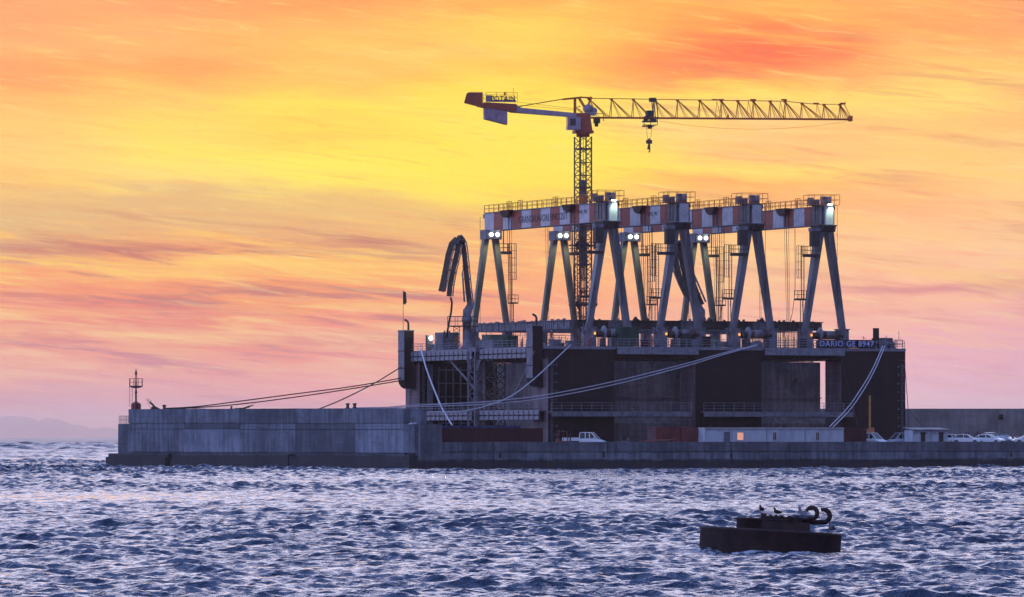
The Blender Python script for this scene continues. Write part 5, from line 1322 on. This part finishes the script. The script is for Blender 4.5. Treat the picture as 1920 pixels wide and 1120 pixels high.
# boat hull on a cradle
bp_ = yv(1884, 38)
t = thing('covered_boat', 'rounded pale boat on a dark cradle among the parked cars', 'boat', (bp_[0], bp_[1], 2.99), R(70))
m = MB(); m.smooth = True
m.loft([(-2.6, 0, 1.15), (-2.4, 0, 1.05), (-1.2, 0, 1.0), (.6, 0, 1.0), (1.9, 0, 1.12), (2.6, 0, 1.35)], [(.3, .3), (.98, .55), (1.15, .62), (1.1, .6), (.7, .5), (.08, .2)], 18); part('hull', m, cars_, t)
m = MB(); m.smooth = True; m.loft([(-1.6, 0, 1.45), (-1.2, 0, 1.5), (.2, 0, 1.5), (.9, 0, 1.4)], [(.5, .1), (.8, .28), (.75, .28), (.3, .1)], 14); part('cover', m, galv, t)
m = MB()
for x in (-1.5, 1.2): m.box(x-.08, x+.08, -1.0, 1.0, 0, .18); m.bar((x, -.9, .1), (x, -.5, .75), .12); m.bar((x, .9, .1), (x, .5, .75), .12)
part('cradle', m, steel_d, t)
# flatbed beside it
fb = yv(1905, 36); t = thing('flat_trailer', 'pale flat trailer between the boat and the right edge', 'trailer', (fb[0], fb[1], 2.99), R(6))
m = MB(); m.box(-1.6, 1.6, -.9, .9, .75, .95); m.box(-1.6, 1.6, -.95, -.9, .9, 1.25); part('bed', m, galv, t)
for x in (-.9, .9): m = MB(); m.smooth = True; m.lathe((x, -.9, .36), [(.2, 0), (.36, .02), (.36, .2), (.2, .22)], 16, 'y'); part('wheel', m, black, t)
m = MB(); m.box(-1.5, 1.5, -.5, .5, .36, .74); part('chassis', m, steel_d, t)
# forklift
fk = vp(1056, 1.8); t = thing('forklift', 'small red forklift frame behind the white pickup', 'forklift', fk, QY.rz-R(20))
m = MB()
for x in (-.75, .65):
    for y in (-.5, .5): m.bar((x, y, .5), (x*.82, y, 2.15), .09)
m.box(-.8, .75, -.6, .6, 2.14, 2.22); m.bar((.0, -.5, .5), (-.1, -.5, 2.15), .06); part('overhead_guard', m, rc2, t)
m = MB(); m.box(-.95, .85, -.55, .55, .25, .85); m.box(-.95, -.45, -.5, .5, .85, 1.1); part('body', m, rc2, t)
for x in (-.6, .6):
    for y in (-.6, .42): m = MB(); m.smooth = True; m.lathe((x, y, .28), [(.15, 0), (.28, .02), (.28, .16), (.15, .18)], 14, 'y'); part('wheel', m, black, t)
m = MB(); m.bar((1.0, -.3, .1), (1.0, -.3, 1.9), .1); m.bar((1.0, .3, .1), (1.0, .3, 1.9), .1); m.box(.95, 1.9, -.35, -.25, .1, .15); m.box(.95, 1.9, .25, .35, .1, .15); part('mast', m, steel_d, t)
m = MB(); m.cbox((0, 0, 2.27), (.12, .12, .1)); m.cbox((-.5, .2, 2.27), (.1, .1, .1)); part('beacon_lamp', m, galv, t)
# pipes and small gear behind the low wall
PG = 'red pipes stacked behind the quay wall'
for i, (a, b, z, o) in enumerate(((1200, 1255, .78, 1.6), (1212, 1262, .94, 1.75), (1225, 1268, .84, 1.9))):
    A = QY.w(qx(a, o), o, GZ+z-.02); B = QY.w(qx(b, o), o, GZ+z+.05); m = MB(); m.smooth = True; m.rod((0, 0, 0), B-A, .11, 10)
    solo('steel_pipe', m, rc2, ('lowest and longest red pipe lying behind the quay wall left of the faded red containers', 'topmost red pipe of the pile left of the faded red containers', 'shortest red pipe of the pile, closest to the faded red container')[i], 'pipe', tuple(A), 0, PG)
m = MB()
for x in (-1.4, 0, 1.8): m.box(x-.5, x+.5, -.4, .9, 0, .62)
solo('pipe_rack', m, steel_d, 'low dark rack under the red pipes behind the quay wall', 'rack', tuple(QY.w(qx(1232, 1.5), 1.5, GZ)), QY.rz)
m = MB()
for a, b in (((-.6, 1.3), (-.35, .6)), ((.45, 1.25), (.1, .6)), ((.62, 1.2), (.5, .7)), ((-.1, .9), (0, .5))): m.bar((a[0], 0, a[1]), (b[0], .1, b[1]), .09)
m.box(-.4, .6, -.2, .3, 0, .85); m.cbox((.55, 0, 1.2), (.25, .2, .2))
solo('valve_manifold', m, steel, 'small grey valve manifold with splayed arms between pickup and red pipes', 'manifold', tuple(QY.w(qx(1171, 1.6), 1.6, GZ)), 0)

# ================================================================ mooring ropes
def rope(pts, Ys, r, mt, lab, grp, wob=0.0):
    """pts in photo pixels, Ys distances: a rope hung through real points in the place"""
    ctrl = [P(x, y, Y) for (x, y), Y in zip(pts, Ys)]
    out = []
    k = len(ctrl)
    for i in range(k-1):
        p0 = ctrl[max(i-1, 0)]; p1 = ctrl[i]; p2 = ctrl[i+1]; p3 = ctrl[min(i+2, k-1)]
        for j in range(8):
            t_ = j/8; out.append(.5*((2*p1)+(p2-p0)*t_+(2*p0-5*p1+4*p2-p3)*t_*t_+(3*p1-p0-3*p2+p3)*t_**3))
    out.append(ctrl[-1]); o0 = out[0]
    m = MB(); m.smooth = True; m.loft([q-o0 for q in out], r, 6)
    solo('mooring_rope', m, mt, lab, 'rope', tuple(o0), 0, grp)
def ys(a, b, k): return [a+(b-a)*i/(k-1) for i in range(k)]
gd, gl = 'dark mooring ropes to the breakwater', 'pale mooring ropes across the dock'
yd = DK.w(-1.3, 48, 0).y; yb3 = BW.w(BW.pu(310, 1.9), 1.9, 0).y
rope([(309, 766), (370, 762.5), (450, 752.5), (560, 738), (660, 725), (751, 709.5)], ys(yb3, yd, 6), .09, rope_d, 'upper one of two long dark ropes from the breakwater to the dock duct', gd)
rope([(309, 767.5), (370, 764.5), (450, 758), (560, 744), (660, 729), (751, 714)], ys(yb3, yd, 6), .09, rope_d, 'lower one of two long dark ropes from the breakwater to the dock duct', gd)
rope([(596, 768), (640, 750), (700, 720), (751, 689)], ys(BW.w(BW.pu(597, 1.9), 1.9, 0).y, yd, 4), .085, rope_d, 'short steep dark rope crossing the two long ones left of the dock', gd)
rope([(350, 765.5), (400, 767.5), (440, 767.5), (468, 764)], ys(yb3-3, yb3-12, 4), .04, rope_d, 'thin slack dark rope lying close to the breakwater top', gd)
yq = BW.w(BW.pu(660, 1.9), 1.9, 0).y; ye = DK.w(33.9, 0, 0).y-.4
rope([(660, 765), (720, 764), (762, 761), (850, 757), (940, 751), (1030, 739.5), (1160, 713.5), (1290, 681), (1350, 664), (1420, 646.5)], ys(yq, ye, 10), .075, rope_l, 'upper of two long pale ropes rising right across the dock towers', gl)
rope([(660, 766.5), (720, 766), (762, 763.5), (850, 761), (940, 756), (1030, 745.5), (1160, 719.5), (1290, 685.5), (1350, 667), (1420, 648)], ys(yq, ye-.3, 10), .075, rope_l, 'lower of two long pale ropes rising right across the dock towers', gl)
yk = QY.w(qx(786, 1.5), 1.5, 0).y; yr = DK.w(DK.pu(1070, .1), 0, 0).y-.3
rope([(786, 772.5), (840, 773.5), (880, 769), (920, 759), (960, 742), (1000, 712), (1035, 680), (1071, 646)], ys(yk, yr, 8), .085, rope_l, 'pale rope sagging from the yellow marker post up to the dock deck', gl)
rope([(789, 655), (800, 693), (815, 733), (830, 768), (848, 798)], ys(DK.w(-1.3, 44, 0).y, 770, 5), .125, rope_l, 'thick pale rope running steeply down from the lamp-lit left end of the dock', gl)
rope([(1004, 655), (980, 705), (955, 755), (930, 797)], ys(DK.w(-1.3, 2, 0).y, 768, 4), .06, steel, 'thin grey rope slanting down left behind the near corner duct', gl)
rope([(1655, 649), (1637, 690), (1617, 725), (1590, 764), (1556, 800)], ys(DK.w(53, 0, 0).y-.3, 778, 5), .08, rope_l, 'left one of the paired pale ropes falling from the right corner of the dock', gl)
rope([(1659, 649), (1642, 690), (1622, 727), (1595, 767), (1562, 801)], ys(DK.w(53.3, 0, 0).y-.3, 778, 5), .08, rope_l, 'right one of the paired pale ropes falling from the right corner of the dock', gl)
rope([(1574, 668), (1578, 672), (1583, 690), (1592, 735), (1600, 765), (1609, 800)], ys(DK.w(47, 0, 0).y-1, 780, 6), .03, rope_d, 'thin dark line hanging beside the right sky gap of the dock', gl)
rope([(1697, 690), (1700, 730), (1702.5, 766), (1704, 800), (1705, 828)], ys(DK.w(57.8, 2, 0).y, 800, 5), .045, rope_d, 'thin dark rope dropping along the right edge of the dock', gl)
rope([(1702, 766), (1712, 780), (1728, 796), (1745, 806)], ys(806, 796, 4), .03, rope_d, 'thin dark rope slanting to the pale sheds from the dock edge', gl)

# ================================================================ mooring buoy and gulls
YB = 209.0; s_ = F/YB
bc = P(1443.5, 0, YB); by = thing('mooring_buoy', 'big rusty drum-shaped mooring buoy tilted in the foreground water', 'buoy', (bc.x, YB, .15), 0)
by.rotation_euler = (R(-1.2), R(3.2), 0)
RB = 2.69
br = mat('buoy_rust', (.050, .026, .026), (.026, .016, .018), 1.6, .85, bump=.6)
m = MB(); m.smooth = True
m.lathe((0, 0, 0), [(RB-.1, -1.2), (RB, -1.1), (RB, .60), (RB+.03, .62), (RB+.03, .70), (RB-.02, .72), (RB-.05, .722)], 72); part('hull', m, br, by)
m = MB(); m.smooth = True; m.lathe((0, 0, .722), [(1.32, 0), (1.32, .33), (1.42, .35), (1.42, .40), (1.30, .42)], 48); part('upper_drum', m, br, by)
m = MB(); m.box(-.42, 1.40, -1.45, -.2, .725, 1.06); m.box(-.45, 1.1, -1.2, .5, 1.06, 1.24); m.box(-.46, -.25, -1.3, -.6, 1.06, 1.33); m.box(.28, .4, -1.3, 0, 1.24, 1.29)
for x in (-.1, .1, .6, .9): m.cbox((x, -1.25, 1.20), (.1, .1, .2))
part('deck_fitting', m, br, by)
def hook(cx, cz, r, a0, a1, w, y, tail):
    m = MB(); m.smooth = True; pts = [Vector(q) for q in tail]
    k = 14
    for i in range(k+1):
        a = R(a0+(a1-a0)*i/k); pts.append(Vector((cx+r*math.cos(a), y, cz+r*math.sin(a))))
    m.loft(pts, [w*(1 if i < len(pts)-3 else .8) for i in range(len(pts))], 12, up=(0, 1, 0)); return m
part('hook', hook(1.47, 1.44, .21, -75, 165, .085, -.8, [(1.0, -.8, 1.12), (1.25, -.8, 1.16)]), br, by)
part('hook', hook(1.93, 1.36, .24, -95, 115, .095, -.6, [(1.3, -.6, 1.10), (1.6, -.6, 1.10)]), br, by)
part('shackle', hook(1.32, 1.66, .34, 262, 175, .055, -1.1, [(1.55, -1.1, 1.30)]), galv, by)
def gull(px, py, Y, lab, col1, col2, h=.42, face=1, rz=0, group='birds resting on the mooring buoy'):
    q = P(px, py, Y); t = thing('gull', lab, 'bird', tuple(q), rz, group)
    k = h/.42
    m = MB(); m.smooth = True; f = face
    m.loft([(-f*.24*k, 0, .15*k), (-f*.17*k, 0, .17*k), (-f*.08*k, 0, .19*k), (f*.02*k, 0, .215*k), (f*.075*k, 0, .25*k), (f*.09*k, 0, .30*k), (f*.10*k, 0, .34*k), (f*.12*k, 0, .37*k), (f*.15*k, 0, .375*k), (f*.19*k, 0, .365*k)],
           [.012*k, .035*k, .07*k, .085*k, .075*k, .048*k, .038*k, .045*k, .03*k, .006*k], 12); part('body', m, col1, t)
    for s in (-1, 1):
        m = MB(); m.smooth = True; m.loft([(f*.05*k, s*.072*k, .25*k), (-f*.05*k, s*.08*k, .22*k), (-f*.16*k, s*.05*k, .18*k), (-f*.27*k, s*.02*k, .15*k)], [(.02*k, .04*k), (.02*k, .06*k), (.015*k, .035*k), (.004*k, .008*k)], 8); part('wing', m, col2, t)
        m = MB(); m.rod((0, s*.03*k, 0), (0, s*.03*k, .15*k), .008*k, 6); m.box(-.02*k, .04*k, s*.03*k-.015*k, s*.03*k+.015*k, -.003, .006); part('leg', m, yellow, t)
gw = mat('gull_white', (.24, .23, .25), (.18, .18, .2), 8); gg = mat('gull_grey', (.06, .06, .07), (.04, .04, .05), 8); gb = mat('bird_brown', (.045, .03, .03), (.03, .022, .025), 8)
zy = YB-.7
def bt_z(px, Y, base): 
    x = P(px, 0, Y).x-bc.x; return base-x*math.tan(R(3.2))
def gull_on(px, Y, base, *a, **k):
    z = bt_z(px, Y, base)+.15; py = 820-(z-CZ)*F/Y; gull(px, py, Y, *a, **k)
gull_on(1427.5, YB-1.0, 1.335, 'dark upright bird on the left of the buoy top', gb, gb, h=.36, face=-1, rz=R(60))
gull_on(1456.5, YB-.6, 1.245, 'dark bird with raised tail in the middle of the buoy top', gb, gb, h=.38, face=-1, rz=R(30))
gull_on(1559, YB-1.2, .735, 'grey and white gull standing on the right rim of the buoy', gw, gg, h=.42, face=-1, rz=R(50))

# ================================================================ far mountains
def ridge(name, Y, pts, col, z0=-5, ext=1500):
    m = MB(); k = len(pts); fr_ = []; bk = []
    xs = []
    for (px, py) in pts: xs.append(P(px, py, Y))
    vs = []; fs = []
    for q in xs: vs += [(q.x, q.y-ext*3, z0), (q.x, q.y, q.z), (q.x, q.y+ext*3, z0)]
    for i in range(k-1):
        a = i*3; b = a+3; fs += [(a, b, b+1, a+1), (a+1, b+1, b+2, a+2)]
    m.add(vs, fs); o = link_mesh(name, m, mat('hill_rock_hazed', (.30, .27, .30), (.22, .2, .23), .001, .9)); tag(o, kind='structure'); return o  # rock colour lightened to stand in for more haze
rp = [(-1500, 800), (-900, 775), (-500, 790), (-200, 778), (-60, 784), (0, 783), (12, 781), (30, 781), (45, 782), (58, 783), (66, 788), (74, 791), (82, 786), (90, 783.5), (97, 786), (108, 786), (116, 788), (125, 792), (134, 797), (148, 798), (158, 799), (166, 804), (180, 803), (200, 800.5), (212, 804), (240, 808), (300, 813), (420, 818), (560, 820)]
ridge('mountains', 70000, [(x, y+random.uniform(-.6, .6)) for x, y in rp], None)
# ================================================================ evening haze over the sea
m = MB(); m.box(-76000, 76000, -76000, 76000, -4, 262)
hz = link_mesh('haze', m, []); tag(hz, kind='stuff')
hm = bpy.data.materials.new('haze_air'); hm.use_nodes = True; k_ = NT(hm.node_tree)
k_.n.remove(k_.n['Principled BSDF'])
pv_ = k_.new('ShaderNodeVolumePrincipled'); pv_.inputs['Color'].default_value = (1.0, .86, .86, 1)
pv_.inputs['Density'].default_value = 2.8e-5; pv_.inputs['Anisotropy'].default_value = .8
k_.l.new(pv_.outputs[0], k_.n['Material Output'].inputs['Volume'])
hz.data.materials.append(hm)
